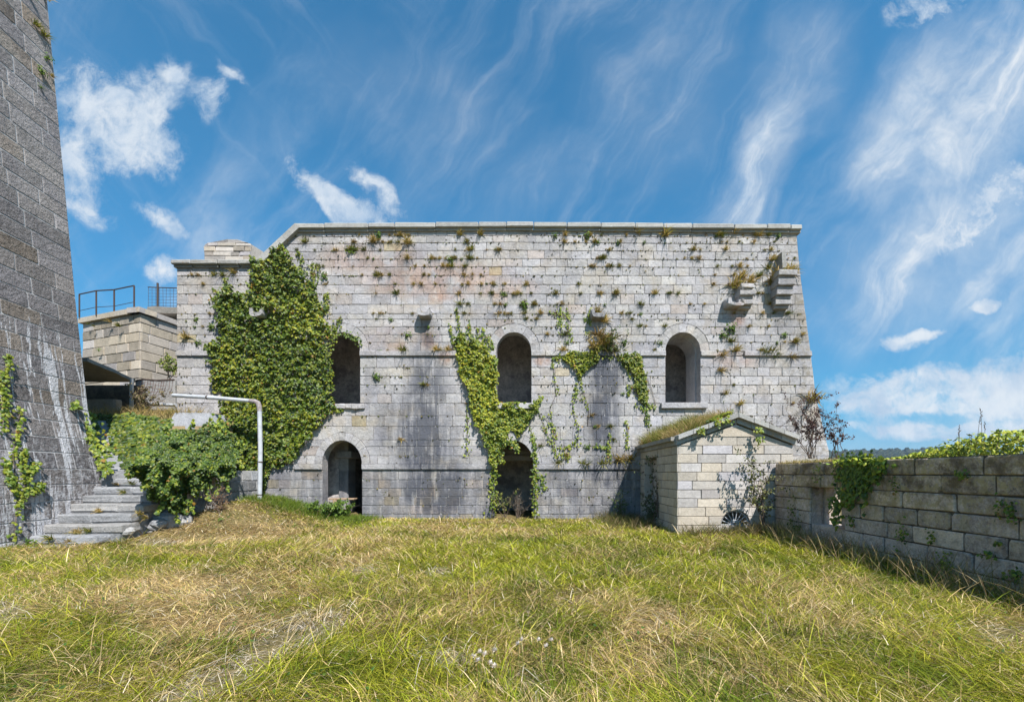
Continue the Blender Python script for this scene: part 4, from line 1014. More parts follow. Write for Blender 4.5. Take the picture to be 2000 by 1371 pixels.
midv = [[(892, 602), (897, 640), (905, 670)], [(877, 632), (885, 665), (900, 690)], [(917, 626), (918, 680)], [(934, 640), (930, 690)], [(944, 640), (948, 690)], [(952, 655), (955, 700)], [(908, 650), (906, 690)], [(960, 665), (962, 700)], [(1052, 780), (1040, 800)], [(1060, 775), (1045, 790)],
        [(966, 880), (963, 930), (962, 990)], [(975, 870), (990, 862), (1005, 866)], [(985, 868), (978, 890), (985, 905)], [(1000, 862), (1012, 880)]]
ivy_plant('climbing_ivy', 'yellow green ivy beside the middle window, running down to the middle door', [wall_ivy(MID, 7200, .18, 12, 6, (.045, .105), .5, .14)] + [vine_leaves(s, 45, 7) for s in midv] + [vine_leaves([(968, 880), (964, 940), (962, 1000)], 170, 11, depth=.14), vine_leaves([(972, 868), (985, 862), (1000, 864)], 120, 12, depth=.2, dark=.5)],
          [[(962, 1005), (964, 930), (955, 860), (925, 760), (900, 660), (892, 605)], [(950, 850), (990, 815), (1040, 800)]])
R1 = [(1108, 688), (1172, 688), (1168, 705), (1148, 718), (1138, 728), (1136, 742), (1131, 742), (1128, 722), (1112, 710), (1096, 698)]
R2 = [(1208, 690), (1255, 688), (1258, 720), (1262, 760), (1266, 790), (1258, 790), (1248, 760), (1236, 735), (1222, 712)]
ivy_plant('wall_ivy', 'small triangular ivy patch hanging from the upper string course', [wall_ivy(R1, 620, .12, 22, 4, (.06, .1), .6, .1), vine_leaves([(1134, 735), (1137, 765), (1148, 800)], 30, 4), vine_leaves([(1090, 690), (1112, 705)], 40, 6), vine_leaves([(1150, 690), (1190, 693), (1225, 692)], 90, 9), vine_leaves([(1080, 694), (1096, 700)], 30, 8)], [[(1130, 700), (1137, 760), (1150, 800), (1148, 830)]])
ivy_plant('wall_ivy', 'ivy band drooping left of the right window with bare stems', [wall_ivy(R2, 800, .10, 24, 6, (.06, .1), .6, .1), vine_leaves([(1212, 700), (1240, 740), (1262, 800), (1266, 830)], 150, 8), vine_leaves([(1245, 690), (1256, 740), (1264, 790)], 120, 8), vine_leaves([(1250, 760), (1228, 755), (1232, 770)], 40, 8)], [[(1212, 700), (1240, 740), (1262, 790), (1266, 850)], [(1222, 745), (1245, 775), (1262, 790)], [(1255, 720), (1272, 760), (1280, 790)]])
ivy_plant('doorway_vine', 'thin vine along the right jamb of the middle doorway', [vine_leaves([(1043, 860), (1046, 910), (1044, 960), (1046, 1005)], 190, 8, depth=.1), vine_leaves([(1048, 930), (1058, 925), (1062, 960)], 40, 8)], [[(1044, 1010), (1046, 940), (1042, 865)]])
trails = [[(1078, 695), (1082, 730), (1086, 770), (1074, 800), (1082, 840), (1080, 880), (1094, 900)], [(1062, 812), (1085, 840), (1084, 870)], [(1050, 800), (1068, 845), (1088, 890)], [(1120, 768), (1118, 800), (1130, 840), (1128, 880)], [(1222, 820), (1226, 860), (1224, 880)], [(1190, 845), (1186, 880), (1192, 902)],
          [(1090, 875), (1115, 872), (1126, 862)], [(1160, 872), (1190, 872)], [(1092, 888), (1115, 890)], [(1096, 600), (1096, 650), (1094, 660)], [(1106, 600), (1112, 650), (1116, 665)], [(1034, 830), (1042, 858), (1044, 870)], [(911, 790), (914, 830), (912, 870), (916, 890)], [(1150, 600), (1148, 655)], [(1128, 745), (1126, 780)], [(1240, 790), (1262, 800), (1280, 790)], [(1072, 610), (1094, 612), (1090, 640)]]
mp_ = [vine_leaves(s, int(26 + 5 * len(s)), 7, (.05, .085), depth=.07) for s in trails]
ivy_plant('trailing_vine', 'sparse trailing vines spread over the wall right of the middle window', mp_, [s for s in trails if len(s) > 2])

# --- ivy on the bank beside the steps, over the terrace edge
def bank_ivy():
    def lay(poly, Yf, n, thick, seed, size, yellow, dark, rough=6):
        P0 = np.array(poly, float); lo = P0.min(0) - rough; hi = P0.max(0) + rough
        x = nr.uniform(lo[0], hi[0], n * 3); y = nr.uniform(lo[1], hi[1], n * 3)
        wx = x + (fbm(x * .06, y * .06, seed, 3) - .5) * rough * 3; wy = y + (fbm(x * .06 + 9, y * .06, seed, 3) - .5) * rough * 3
        k = in_poly(wx, wy, poly); x = x[k][:n]; y = y[k][:n]; m = len(x)
        lump = fbm(x * .05, y * .05, seed + 2, 3)
        Y = Yf(x, y) - thick * (lump - .4) * 2.2 - thick * nr.uniform(-.3, .7, m)
        pos = np.stack([(x - 1040) / 800 * Y, Y, EYE + (925 - y) / 800 * Y], 1)
        nor = np.stack([nr.normal(.25, .45, m), np.full(m, -.8), nr.normal(.75, .4, m)], 1)
        c = ivy_cols(m, yellow, dark); l2 = fbm(x * .05 + 7, y * .05, seed + 4, 2)[:, None]; c = c * (.5 + .42 * l2)
        return pos, nor, nr.uniform(*size, m), c
    A = [(190, 808), (240, 806), (290, 815), (335, 822), (345, 850), (300, 872), (262, 905), (238, 915), (222, 880), (200, 850), (180, 825)]
    B = [(338, 832), (370, 836), (405, 832), (440, 830), (462, 850), (470, 880), (458, 912), (448, 935), (425, 935), (400, 955), (385, 945), (372, 975), (352, 1002), (332, 1000), (318, 985), (300, 978), (296, 950), (285, 935), (262, 925), (255, 910), (270, 890), (300, 868), (320, 850)]
    yA = lambda x, y: 10.75 + (914 - y) / 106 * 2.2
    yB = lambda x, y: np.minimum(9.2 * 800 / (1040 - x) - .28 + np.maximum(0, 905 - y) / 70 * 1.5, 13.75)
    p1 = lay(A, yA, 4800, .20, 31, (.08, .15), .3, .3); p2 = lay(B, yB, 17000, .40, 33, (.045, .095), .12, .45, 14)
    def path3(pts, n, spread, Y0, Y1, size=(.08, .12)):
        A_ = np.array(pts, float); t = nr.uniform(0, 1, n); q = t * (len(A_) - 1); x = np.interp(q, np.arange(len(A_)), A_[:, 0]) + nr.normal(0, spread, n); y = np.interp(q, np.arange(len(A_)), A_[:, 1]) + nr.normal(0, spread, n)
        Y = Y0 + (Y1 - Y0) * t; pos = np.stack([(x - 1040) / 800 * Y, Y, EYE + (925 - y) / 800 * Y], 1)
        nor = np.stack([nr.normal(.4, .4, n), np.full(n, -.8), nr.normal(.5, .4, n)], 1); return pos, nor, nr.uniform(*size, n), ivy_cols(n, .45, .15)
    e1 = path3([(142, 788), (165, 808), (190, 818)], 90, 4, 9.85, 12.0); e2 = path3([(160, 818), (175, 845), (195, 880), (205, 922)], 190, 7, 10.35, 10.1); e3 = path3([(180, 830), (205, 870), (222, 905), (210, 920)], 120, 8, 11.5, 10.6)
    e5 = [path3([(x0, y0), (x0 + dx, y0 + dy)], 26, 2.5, float(yB(x0, y0)) - .2, float(yB(x0, y0)) - .35, (.05, .10)) for x0, y0, dx, dy in ((300, 866, -14, -16), (330, 848, -8, -18), (372, 836, 6, -14), (404, 832, 10, -16), (440, 832, 12, -14), (462, 866, 16, -6), (464, 900, 14, 12), (440, 934, 8, 22), (404, 950, 4, 24), (372, 972, 6, 26), (344, 1000, 2, 18), (316, 984, -10, 18), (292, 944, -16, 6), (262, 922, -14, 6), (426, 938, -4, 26), (390, 950, -6, 20))]
    e4 = path3([(426, 822), (430, 840)], 60, 7, 12.9, 12.6)
    ivy_plant('creeping_ivy', 'glossy ivy sheet spilling from the terrace edge towards the tower', [p1, e1, e2, e3])
    o = ivy_plant('bank_ivy', 'dark bushy ivy mound overhanging the right side of the steps', [p2, e4] + e5)
    mb = MB()
    for k in range(14):
        x = rng.uniform(310, 450); y = rng.uniform(900, 950); Y = float(yB(x, y)) - .1
        mb.tube([P(x, y, Y), P(x + rng.uniform(-8, 8), y + 25, Y - .1), P(x + rng.uniform(-14, 14), y + rng.uniform(40, 70), Y - .05)], .008, 4, caps=False)
    mb.build('stem', M['bark'], o)
    # earth body under the leaves
    V = []; nx, ny = 34, 28
    xs = np.linspace(255, 462, nx); ys = np.linspace(832, 985, ny)
    for y in ys:
        for x in xs:
            Y = float(yB(x, y)) + .30 + .1 * vnoise(x * .05, y * .05, 3); V.append(P(x, y, Y))
    F = [(j * nx + i, j * nx + i + 1, (j + 1) * nx + i + 1, (j + 1) * nx + i) for j in range(ny - 1) for i in range(nx - 1)]
    def clip(F, xs, ys, poly):
        cx = np.array([(xs[f[0] % nx] + xs[f[1] % nx]) / 2 for f in F]); cy = np.array([(ys[f[0] // nx] + ys[f[2] // nx]) / 2 for f in F]); k = in_poly(cx, cy, poly)
        return [f for f, q in zip(F, k) if q]
    link('earth_bank', mesh_py('earth_bank', V, clip(F, xs, ys, B)), M['soil'], None, 'structure')
    V = []; xs = np.linspace(180, 345, nx); ys = np.linspace(812, 905, ny)
    for y in ys:
        for x in xs: V.append(P(x, y, float(yA(x, y)) + .16))
    link('earth_bank', mesh_py('earth_bank', V, clip(F, xs, ys, A)), M['soil'], None, 'structure')
bank_ivy()
# --- vines on the tower and on the boundary wall
def tower_vine(paths, n, label):
    o = thing('tower_vine', label, 'ivy'); pos = []; mb = MB()
    for pth in paths:
        w = []
        for (x, y) in pth:                                # march the ray to the tower face
            Y = 9.0
            for _ in range(20):
                z = EYE + (925 - y) / 800 * Y; bt = seg_interp(z, BAT)
                # plane: point = TC + TD*a + TN*bt ; solve for Y along ray X=(x-1040)/800*Y
                k = (x - 1040) / 800; q = TC + TN * bt
                Y = (q.x * TN.x + q.y * TN.y) / (k * TN.x + TN.y)
            w.append((k * Y + .03, Y, z))
        mb.tube(w, .010, 4, caps=False); A = np.array(w); t = nr.uniform(0, len(w) - 1, n); pos.append(np.stack([np.interp(t, np.arange(len(w)), A[:, i]) for i in range(3)], 1) + nr.normal(0, .035, (n, 3)) + np.array([[.03, 0, 0]]))
    p = np.concatenate(pos); m = len(p)
    link('foliage', leaves_mesh('foliage', p, np.stack([np.full(m, 1.), nr.normal(-.4, .4, m), nr.normal(.5, .4, m)], 1), nr.uniform(.05, .085, m), ivy_cols(m, .5, .1)), M['ivy'], o); mb.build('stem', M['bark'], o)
tower_vine([[(25, 1055), (30, 990), (30, 950), (22, 890), (30, 840), (38, 795)], [(32, 985), (48, 940), (60, 910), (66, 905)], [(40, 965), (70, 955), (72, 945)], [(42, 930), (40, 890), (42, 880)], [(30, 960), (12, 940), (8, 900)]], 130, 'branching green vine climbing the foot of the dark tower')
tower_vine([[(2, 845), (6, 790), (8, 740), (14, 690)], [(3, 800), (2, 760), (1, 720)]], 110, 'narrow green vine rising at the left edge of the tower')
def bw_point(x, y):
    Y = WX * 800 / (x - 1040); return (WX, Y, EYE + (925 - y) / 800 * Y)
def bw_ivy(name, label, blobs, top=False, group=None, dark=.3, size=(.06, .10)):
    o = thing(name, label, 'ivy', group); pos = []; nor = []; sz = []
    for (x, y, rx, ry, n) in blobs:
        a = nr.normal(0, .5, (n, 2)); xx = x + a[:, 0] * rx; yy = y + a[:, 1] * ry; Y = WX * 800 / (xx - 1040)
        d = nr.uniform(.02, .10, n); pos.append(np.stack([WX - d, Y, EYE + (925 - yy) / 800 * Y], 1)); nor.append(np.stack([np.full(n, -1.), nr.normal(-.2, .4, n), nr.normal(.45, .4, n)], 1)); sz.append(nr.uniform(*size, n))
    p = np.concatenate(pos); link('foliage', leaves_mesh('foliage', p, np.concatenate(nor), np.concatenate(sz), ivy_cols(len(p), .15, dark)), M['ivy'], o); return o
o = bw_ivy('hanging_ivy', 'thick dark ivy hanging over the boundary wall above the loophole', [(1680, 912, 40, 26, 420), (1672, 940, 28, 34, 330), (1700, 920, 30, 24, 200), (1660, 965, 16, 24, 110), (1696, 950, 6, 50, 40), (1640, 985, 12, 18, 60), (1638, 1005, 9, 24, 60), (1720, 905, 14, 12, 60)])
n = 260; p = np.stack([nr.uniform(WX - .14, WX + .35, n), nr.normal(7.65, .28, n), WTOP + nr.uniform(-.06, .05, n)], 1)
link('sun_toned_leaves', leaves_mesh('sun_toned_leaves', p, np.stack([nr.normal(0, .4, n), nr.normal(-.5, .3, n), np.full(n, 1.)], 1), nr.uniform(.07, .11, n), ivy_cols(n, .8, .0) * 1.3), M['ivy'], o)  # sunlight put into the leaf colour: brighter and yellower than the hanging part
for lab, bl in [('leafy sprig curling in a ring on the boundary wall', [(1766, 1040, 14, 34, 60)]), ('small fern under the coping of the boundary wall', [(1886, 925, 16, 14, 50)]), ('green weed at the far right joint of the boundary wall', [(1984, 998, 18, 26, 60), (1958, 990, 8, 30, 30)]), ('ivy tuft low on the boundary wall near the grass', [(1850, 1100, 22, 26, 80)]),
                ('small weed on the boundary wall lower right', [(1938, 1080, 16, 10, 40)]), ('trailing weed left of the loophole on the boundary wall', [(1552, 1010, 14, 50, 110), (1566, 1030, 6, 40, 40)]), ('tiny sprig between upper courses of the boundary wall', [(1754, 947, 6, 24, 36)]), ('sprig at the bottom right end of the boundary wall', [(1988, 1120, 20, 16, 60)]), ('small weed right of the ringed sprig on the wall', [(1826, 1045, 8, 24, 36)]), ('small weed in shade high on the wall by the outbuilding', [(1602, 925, 8, 24, 50)]), ('sprig below the hanging ivy on the boundary wall', [(1668, 1015, 10, 16, 36)]), ('weed in the right upper joint of the wall', [(1955, 1060, 8, 8, 20)])]:
    bw_ivy('wall_weed', lab, [(a, b, c * .8, d * .8, int(e * .7)) for a, b, c, d, e in bl], group='weeds on the boundary wall', size=(.03, .055))

# --- grass-like tufts growing from the joints
def blades(n, L, spread, droop, cols, w=.006, seed=0, up=(0, -.55, .8)):
    r = np.random.default_rng(seed); up = np.array(up)
    d = nrm(up[None] + r.normal(0, spread, (n, 3))); d[:, 1] = -np.abs(d[:, 1])
    l = L * r.uniform(.5, 1.1, n)[:, None]; base = r.normal(0, .018, (n, 3)) * np.array([[1.6, .3, .6]])
    g = np.array([[0, -.12, -1.0]]) * droop * r.uniform(.5, 1.3, n)[:, None]
    side = nrm(np.cross(d, r.normal(0, 1, (n, 3)))) * w
    p1 = base + d * l * .5 + g * l * .12; p2 = base + d * l + g * l * .55
    V = np.stack([base - side, base + side, p1 - side * .8, p1 + side * .8, p2], 1).reshape(-1, 3); i = np.arange(n)[:, None] * 5
    F = np.concatenate([i + np.array([[0, 1, 3]]), i + np.array([[0, 3, 2]]), i + np.array([[2, 3, 4]])], 0)
    c = np.array(cols)[r.integers(0, len(cols), n)] * r.uniform(.7, 1.25, (n, 1)); return V, F, np.repeat(c, 5, 0)
STRAW = [(.50, .35, .14), (.56, .42, .20), (.38, .29, .08)]; GRN = [(.10, .14, .02), (.16, .17, .03), (.07, .10, .02)]; YEL = [(.26, .24, .04), (.20, .20, .03), (.33, .26, .08)]; BRN = [(.20, .13, .06), (.13, .10, .04), (.28, .18, .08)]
def leafy(n, rad, cols, seed, size=(.035, .06), oval=(1, .7, 1)):
    r = np.random.default_rng(seed); p = r.normal(0, .5, (n, 3)) * rad * np.array([oval]); p[:, 1] = -np.abs(p[:, 1]) - .01
    nor = nrm(p * 1.0 + np.array([[0, -rad, rad * .8]]) + r.normal(0, rad * .5, (n, 3)))
    c = np.array(cols)[r.integers(0, len(cols), n)] * r.uniform(.7, 1.3, (n, 1)); return p, nor, r.uniform(*size, n), c
TUFT = {'straw': [], 'green': [], 'leafy': [], 'brown': []}
for k in range(5):
    V, F, c = blades(46, .24, .42, .9, STRAW + YEL[:1], .006, 100 + k); TUFT['straw'].append(mesh_np('straw_tuft', V, F, c))
    V, F, c = blades(46, .20, .5, .6, GRN + YEL, .006, 130 + k); TUFT['green'].append(mesh_np('green_tuft', V, F, c))
    V, F, c = blades(40, .16, .6, .9, BRN + STRAW, .006, 160 + k); TUFT['brown'].append(mesh_np('brown_tuft', V, F, c))
    TUFT['leafy'].append(leaves_mesh('leafy_tuft', *leafy(34, .09, [(.09, .16, .02), (.14, .20, .03), (.06, .10, .02)], 190 + k)))
for l in TUFT.values():
    for m_ in l: m_.materials.append(M['grass'])
def place_tuft(kind, x, y, s, label, group, Y=FY):
    o = link({'straw': 'dry_grass_tuft', 'green': 'grass_tuft', 'leafy': 'leafy_weed', 'brown': 'withered_tuft'}[kind], rng.choice(TUFT[kind]))
    o.location = ((x - 1040) / 800 * Y, Y - .005, EYE + (925 - y) / 800 * Y); o.scale = (s * rng.uniform(.9, 1.15) * rng.choice((-1, 1)), s, s * rng.uniform(.9, 1.1))
    o.rotation_euler = (0, rng.uniform(-.25, .25), 0)
    return tag(o, label, 'plant', group)
# the larger ones the eye picks out
big = [('straw', 730, 472, 1.1, 'bushy dry tuft under the coping, leftmost of two'), ('straw', 797, 475, 1.2, 'bushy dry tuft under the coping above the middle of the wall'), ('straw', 897, 458, .8, 'dry tuft near the coping left of the roof middle'), ('straw', 937, 458, .9, 'dry tuft near the coping at the roof middle'), ('straw', 1300, 460, 1.2, 'large dry tuft under the coping on the right half'), ('green', 1408, 460, .9, 'greenish tuft under the coping right of the large dry one'),
       ('straw', 1436, 456, .8, 'orange dry tuft under the coping near the right end'), ('straw', 1483, 460, .7, 'last dry tuft under the coping at the right end'), ('straw', 1245, 455, .8, 'brown tuft touching the coping right of centre'), ('straw', 1417, 488, .7, 'dry tuft below the coping row above the broken corbels'), ('green', 922, 488, .9, 'spreading green tuft in a joint right of the red stones'),
       ('straw', 1508, 508, .9, 'dry tuft left of the upright broken slab'), ('green', 1500, 524, .9, 'green tuft left of the tall corbel top'), ('green', 1482, 540, .9, 'green tuft between the two corbels'), ('straw', 1450, 543, 1.0, 'straw tuft above the shorter corbel'), ('straw', 1465, 552, 1.3, 'thick straw mat on top of the shorter corbel'), ('straw', 1437, 560, 1.4, 'hanging straw mat left of the shorter corbel'), ('straw', 1445, 570, 1.2, 'lower straw fringe beside the shorter corbel'), ('straw', 1522, 540, 1.4, 'straw hanging from the tall corbel on its left'), ('straw', 1510, 548, 1.3, 'straw mat drooping left of the tall corbel'), ('straw', 1540, 533, 1.3, 'straw thatch on top of the tall corbel'), ('straw', 1550, 534, 1.0, 'straw thatch at the right end of the tall corbel top'),
       ('straw', 1552, 668, 1.0, 'orange tuft near the right edge above the string course'), ('green', 1492, 690, 1.3, 'broad green tuft on the string course right of the last window'), ('green', 1508, 688, 1.0, 'green tuft beside the broad tuft on the string course'), ('straw', 1437, 685, 1.1, 'dry tuft on the broken string course'), ('brown', 1412, 694, 1.2, 'brown tuft at the gap in the string course'), ('brown', 1545, 697, 1.1, 'brown tuft at the right gap of the string course'), ('brown', 1407, 724, 1.2, 'withered clump below the broken string course'), ('green', 1426, 667, 1.0, 'dark fern clump under the broken spout'), ('leafy', 1427, 640, 1.1, 'green fern on the red stones under the broken spout'), ('straw', 1445, 790, .9, 'dry tuft above the outbuilding roof'),
       ('straw', 1165, 610, 1.0, 'upright straw in the right stone spout'), ('straw', 1180, 628, 1.4, 'straw hanging right of the right stone spout'), ('brown', 1168, 655, 1.8, 'tall withered straw below the right stone spout'), ('straw', 1176, 672, 1.9, 'dry straw heap above the string course below the right spout'), ('brown', 1190, 660, 1.6, 'brown tangle left of the small wall shrub'), ('green', 1162, 690, 1.3, 'green fringe over the ivy triangle'), ('straw', 1160, 680, 1.6, 'straw clump on the string course below the right spout'), ('green', 1180, 686, 1.5, 'thick grass on the string course below the right spout'), ('green', 1200, 688, 1.3, 'grass on the string course under the small shrub'), ('straw', 1100, 686, 1.1, 'straw tuft on the string course left of the ivy triangle'), ('straw', 855, 686, 1.0, 'grass on the string course left of the climbing ivy'), ('straw', 878, 686, 1.0, 'dry grass touching the climbing ivy on the string course'), ('green', 789, 686, 1.1, 'grass tuft on the string course below the left spout'),
       ('straw', 364, 660, 1.1, 'orange tuft on the far left bay of the fort'), ('straw', 459, 533, .8, 'dry tuft below the shoulder coping left of the ivy'), ('green', 1090, 905, .9, 'weeds in the first gap of the lower string course'), ('green', 1140, 908, 1.2, 'weeds in the gap of the lower string course'), ('green', 1178, 908, 1.2, 'weeds right of the gap in the lower string course'), ('straw', 1210, 900, 1.3, 'dry creeper on the lower string course by the outbuilding'), ('straw', 1230, 898, 1.3, 'dry creeper against the outbuilding corner'), ('straw', 1585, 782, 1.9, 'round straw ball behind the purple shrub')]
for k, x, y, s, lab in big: place_tuft(k, x, y, s * (2.0 if 1400 < x < 1560 and 530 < y < 580 else 1.75), lab, 'larger tufts on the fort wall')
zones = [(449, 530, 'just under the roof coping'), (530, 620, 'on the upper fort wall'), (620, 700, 'level with the upper windows'), (700, 800, 'below the upper string course'), (800, 905, 'above the lower string course')]
kn = {'straw': 'dry grass tuft', 'green': 'green grass tuft', 'leafy': 'leafy green weed', 'brown': 'withered brown tuft'}
cnt = 0; tries = 0; JY = [yy for yy in ROWY if 449 < yy < 905]
seeds_ = [(rng.uniform(350, 1600), rng.choice(JY)) for _ in range(230)]
while cnt < 310 and tries < 9000:
    tries += 1
    sx0, sy0 = rng.choice(seeds_); x = sx0 + rng.gauss(0, 20); y = JY[max(0, min(len(JY) - 1, JY.index(sy0) + rng.choice((0, 0, 0, 0, 1, -1))))]
    if not 350 < x < 1600: continue
    w = float(np.interp(y, [449, 560, 620, 700, 900], [1, .85, .5, .4, .18])) * float(np.interp(x, [350, 500, 650, 900, 1250, 1400, 1600], [.45, .4, .8, 1, .9, 1, .9]))
    if y > 700 and x < 700: w *= .3
    if rng.random() > w: continue
    X, Z = fx(x), fz(y)
    if X < xl_f(Z) + .15 or X > xr_f(Z) - .15: continue
    if in_poly(np.array([x]), np.array([float(y)]), BIG)[0] or in_poly(np.array([x]), np.array([float(y)]), MID)[0]: continue
    if any(abs(X - cx) < WHW + .1 and fz(805) < Z < zs + WHT + .1 for cx, zs in WIN) or any(abs(X - cx) < DHW + .1 and Z < zs + DHT + .1 for cx, zs in DOOR): continue
    if 1245 < x < 1550 and y > 800: continue
    kind = rng.choices(['straw', 'green', 'leafy', 'brown'], [.42, .28, .10, .20] if y < 620 else [.15, .25, .45, .15])[0]
    zt = next(t for a, b, t in zones if a <= y < b); sz = rng.choice((.55, .65, .75, .9, 1.1, 1.4))
    zt += ' left of the left windows' if x < 640 else ' between left and middle windows' if x < 1003 else ' between middle and right windows' if x < 1334 else ' right of the right window'
    place_tuft(kind, x, y, sz, ('little ' if sz < .8 else '') + kn[kind] + ' ' + zt, 'small plants in the fort wall joints'); cnt += 1
# moss and crumbs in the joints: nobody could count them
def joint_moss():
    xs, zs = [], []
    for k in range(14000):
        y = rng.choice([yy for yy in ROWY if 449 < yy < 1004]); x = rng.uniform(348, 1610)
        if rng.random() > float(vnoise(x * .03, y * .11, 77)) ** 2 * float(np.interp(y, [449, 600, 1000], [1.7, .7, .35])): continue
        if rng.random() < .3: y -= rng.uniform(0, 14)
        X, Z = fx(x), fz(y)
        if X < xl_f(Z) + .05 or X > xr_f(Z) - .05: continue
        if any(abs(X - cx) < WHW + .05 and fz(790) < Z < z_ + WHT + .05 for cx, z_ in WIN) or any(abs(X - cx) < DHW + .05 and Z < z_ + DHT + .05 for cx, z_ in DOOR): continue
        xs.append(X); zs.append(Z)
    n = len(xs); pos = np.stack([np.array(xs), np.full(n, FY) - nr.uniform(0, .02, n), np.array(zs) + nr.normal(0, .008, n)], 1)
    c = np.array([(.06, .06, .02), (.11, .12, .03), (.09, .07, .04), (.20, .16, .06), (.03, .03, .02)])[nr.integers(0, 5, n)]
    link('joint_moss', leaves_mesh('joint_moss', pos, np.stack([nr.normal(0, .5, n), np.full(n, -1.), nr.normal(.5, .4, n)], 1), nr.uniform(.025, .075, n), c), M['grass'], None, 'stuff')
joint_moss()

# --- shrubs: stems with leaves
def shrub(name, label, base, h, spread, nst, nl, cols, size, lean=(0, 0, 0), seed=0, cat_='shrub', stem_r=.012, fill=.35):
    r = np.random.default_rng(seed); o = thing(name, label, cat_); mb = MB(); pos = []
    base = np.array(base, float)
    for k in range(nst):
        d = np.array([r.normal(0, spread), r.normal(0, spread * .6), 1.0]) + np.array(lean); L = h * r.uniform(.6, 1.05)
        pts = [base + r.normal(0, .03, 3) * np.array([1, 1, 0])]; 
        for s in range(1, 6): pts.append(pts[0] + d * L * s / 5 + np.array([r.normal(0, .04), r.normal(0, .03), -spread * .12 * (s / 5) ** 2]) * L)
        mb.tube([tuple(p) for p in pts], [stem_r * (1 - .16 * i) for i in range(6)], 5, caps=False)
        A = np.array(pts)
        for b in range(5):
            t = r.uniform(fill, 1) * 5; p0 = np.array([np.interp(t, range(6), A[:, i]) for i in range(3)]); bd = np.array([r.normal(0, .8), r.normal(0, .6), r.uniform(.1, .9)]); bl = L * r.uniform(.12, .32); p1 = p0 + bd * bl
            mb.tube([tuple(p0), tuple(p1)], [stem_r * .4, stem_r * .2], 4, caps=False)
            m = max(2, int(nl / nst / 5)); tt = r.uniform(.1, 1.05, m)[:, None]; pos.append(p0 + (p1 - p0) * tt + r.normal(0, .03, (m, 3)))
    p = np.concatenate(pos); n = len(p); c = np.array(cols)[r.integers(0, len(cols), n)] * r.uniform(.7, 1.3, (n, 1))
    link('foliage', leaves_mesh('foliage', p, r.normal(0, .6, (n, 3)) + np.array([[.1, -.5, .7]]), r.uniform(*size, n), c, width=.7), M['ivy'], o); mb.build('stem', M['bark'], o); return o
PUR = [(.07, .03, .03), (.10, .045, .035), (.05, .03, .03), (.12, .07, .04)]
shrub('purple_shrub', 'tall purple leaved shrub behind the wall at the fort corner', P(1585, 895, 11.6), 1.75, .31, 11, 1900, PUR, (.038, .062), seed=1)
shrub('purple_shrub', 'smaller purple sapling standing against the sky right of the fort corner', P(1632, 896, 11.4), 1.15, .26, 5, 420, PUR, (.045, .07), lean=(.16, 0, 0), seed=2)
shrub('bramble', 'thin brownish bramble behind the outbuilding roof', P(1510, 850, 12.6), .75, .4, 4, 160, [(.10, .07, .05), (.12, .11, .05)], (.03, .05), seed=3)
shrub('green_shrub', 'leafy shrub at the corner of outbuilding and boundary wall', P(1490, 1025, 10.0), 1.75, .20, 8, 800, [(.10, .12, .03), (.14, .13, .05), (.09, .07, .04), (.06, .08, .02), (.2, .2, .06)], (.045, .075), lean=(-.08, 0, 0), seed=4, fill=.2)
shrub('wall_shrub', 'small green shrub on the string course below the right spout', P(1196, 690, 13.85), 1.15, .22, 6, 420, [(.10, .15, .03), (.13, .18, .04), (.06, .09, .02)], (.04, .07), lean=(.12, -.1, 0), seed=5, fill=.05)
shrub('bramble', 'dry brown brambles against the left side of the outbuilding roof', P(1262, 900, 13.6), .95, .3, 6, 160, [(.14, .10, .05), (.10, .08, .04), (.12, .13, .03)], (.03, .055), seed=6)
shrub('green_shrub', 'shaded bush in the corner between fort and outbuilding', P(1275, 1020, 12.2), .95, .35, 10, 700, [(.05, .08, .02), (.08, .10, .03), (.08, .06, .03)], (.04, .08), seed=7, fill=.1)
shrub('ivy_upright', 'climbing stems beside the outbuilding door', P(1285, 1010, 12.0), 1.9, .05, 5, 330, [(.06, .09, .02), (.10, .13, .03), (.10, .07, .04)], (.04, .08), lean=(-.02, .03, 0), seed=17, fill=.05, cat_='ivy')
shrub('green_shrub', 'shaded upright weeds in the fort shadow left of the outbuilding', P(1212, 1015, 13.4), 1.1, .18, 6, 330, [(.06, .10, .02), (.09, .12, .03)], (.04, .07), seed=8, fill=.1)
shrub('leafy_shrub', 'low bright green bush in front of the left arched doorway', P(655, 1012, 13.2), .62, .9, 18, 1500, [(.11, .19, .02), (.16, .24, .03), (.06, .11, .015)], (.07, .11), seed=9, fill=.05)
shrub('leafy_shrub', 'low green bush left of the left arched doorway', P(600, 1000, 13.4), .32, 1.1, 11, 700, [(.10, .18, .02), (.14, .21, .03)], (.06, .1), seed=19, fill=.05)
shrub('leafy_weed', 'yellow green weed in the middle doorway', P(985, 1010, 13.5), .95, .25, 6, 170, [(.16, .2, .03), (.2, .2, .05)], (.05, .08), seed=10)
shrub('dry_stalks', 'pale dry umbel stalks in the middle doorway', P(1010, 1012, 13.5), .85, .35, 10, 160, [(.40, .34, .26), (.3, .24, .17)], (.02, .035), seed=11, cat_='plant')
shrub('dock_stalk', 'dry brown dock stalk in front of the ivy bank', P(427, 1015, 11.2), 1.05, .22, 7, 330, [(.22, .12, .07), (.16, .09, .05), (.28, .18, .1)], (.03, .045), seed=12, cat_='plant')
shrub('leafy_weed', 'green weed leaves round the foot of the dock stalk', P(425, 1028, 11.0), .3, .9, 8, 150, [(.12, .15, .03), (.09, .13, .02)], (.08, .13), seed=13, cat_='plant')
shrub('terrace_bush', 'light green bush between bastion and fort corner', P(332, 740, 17.0), 1.0, .3, 8, 420, [(.14, .2, .03), (.2, .22, .04)], (.07, .12), seed=14)
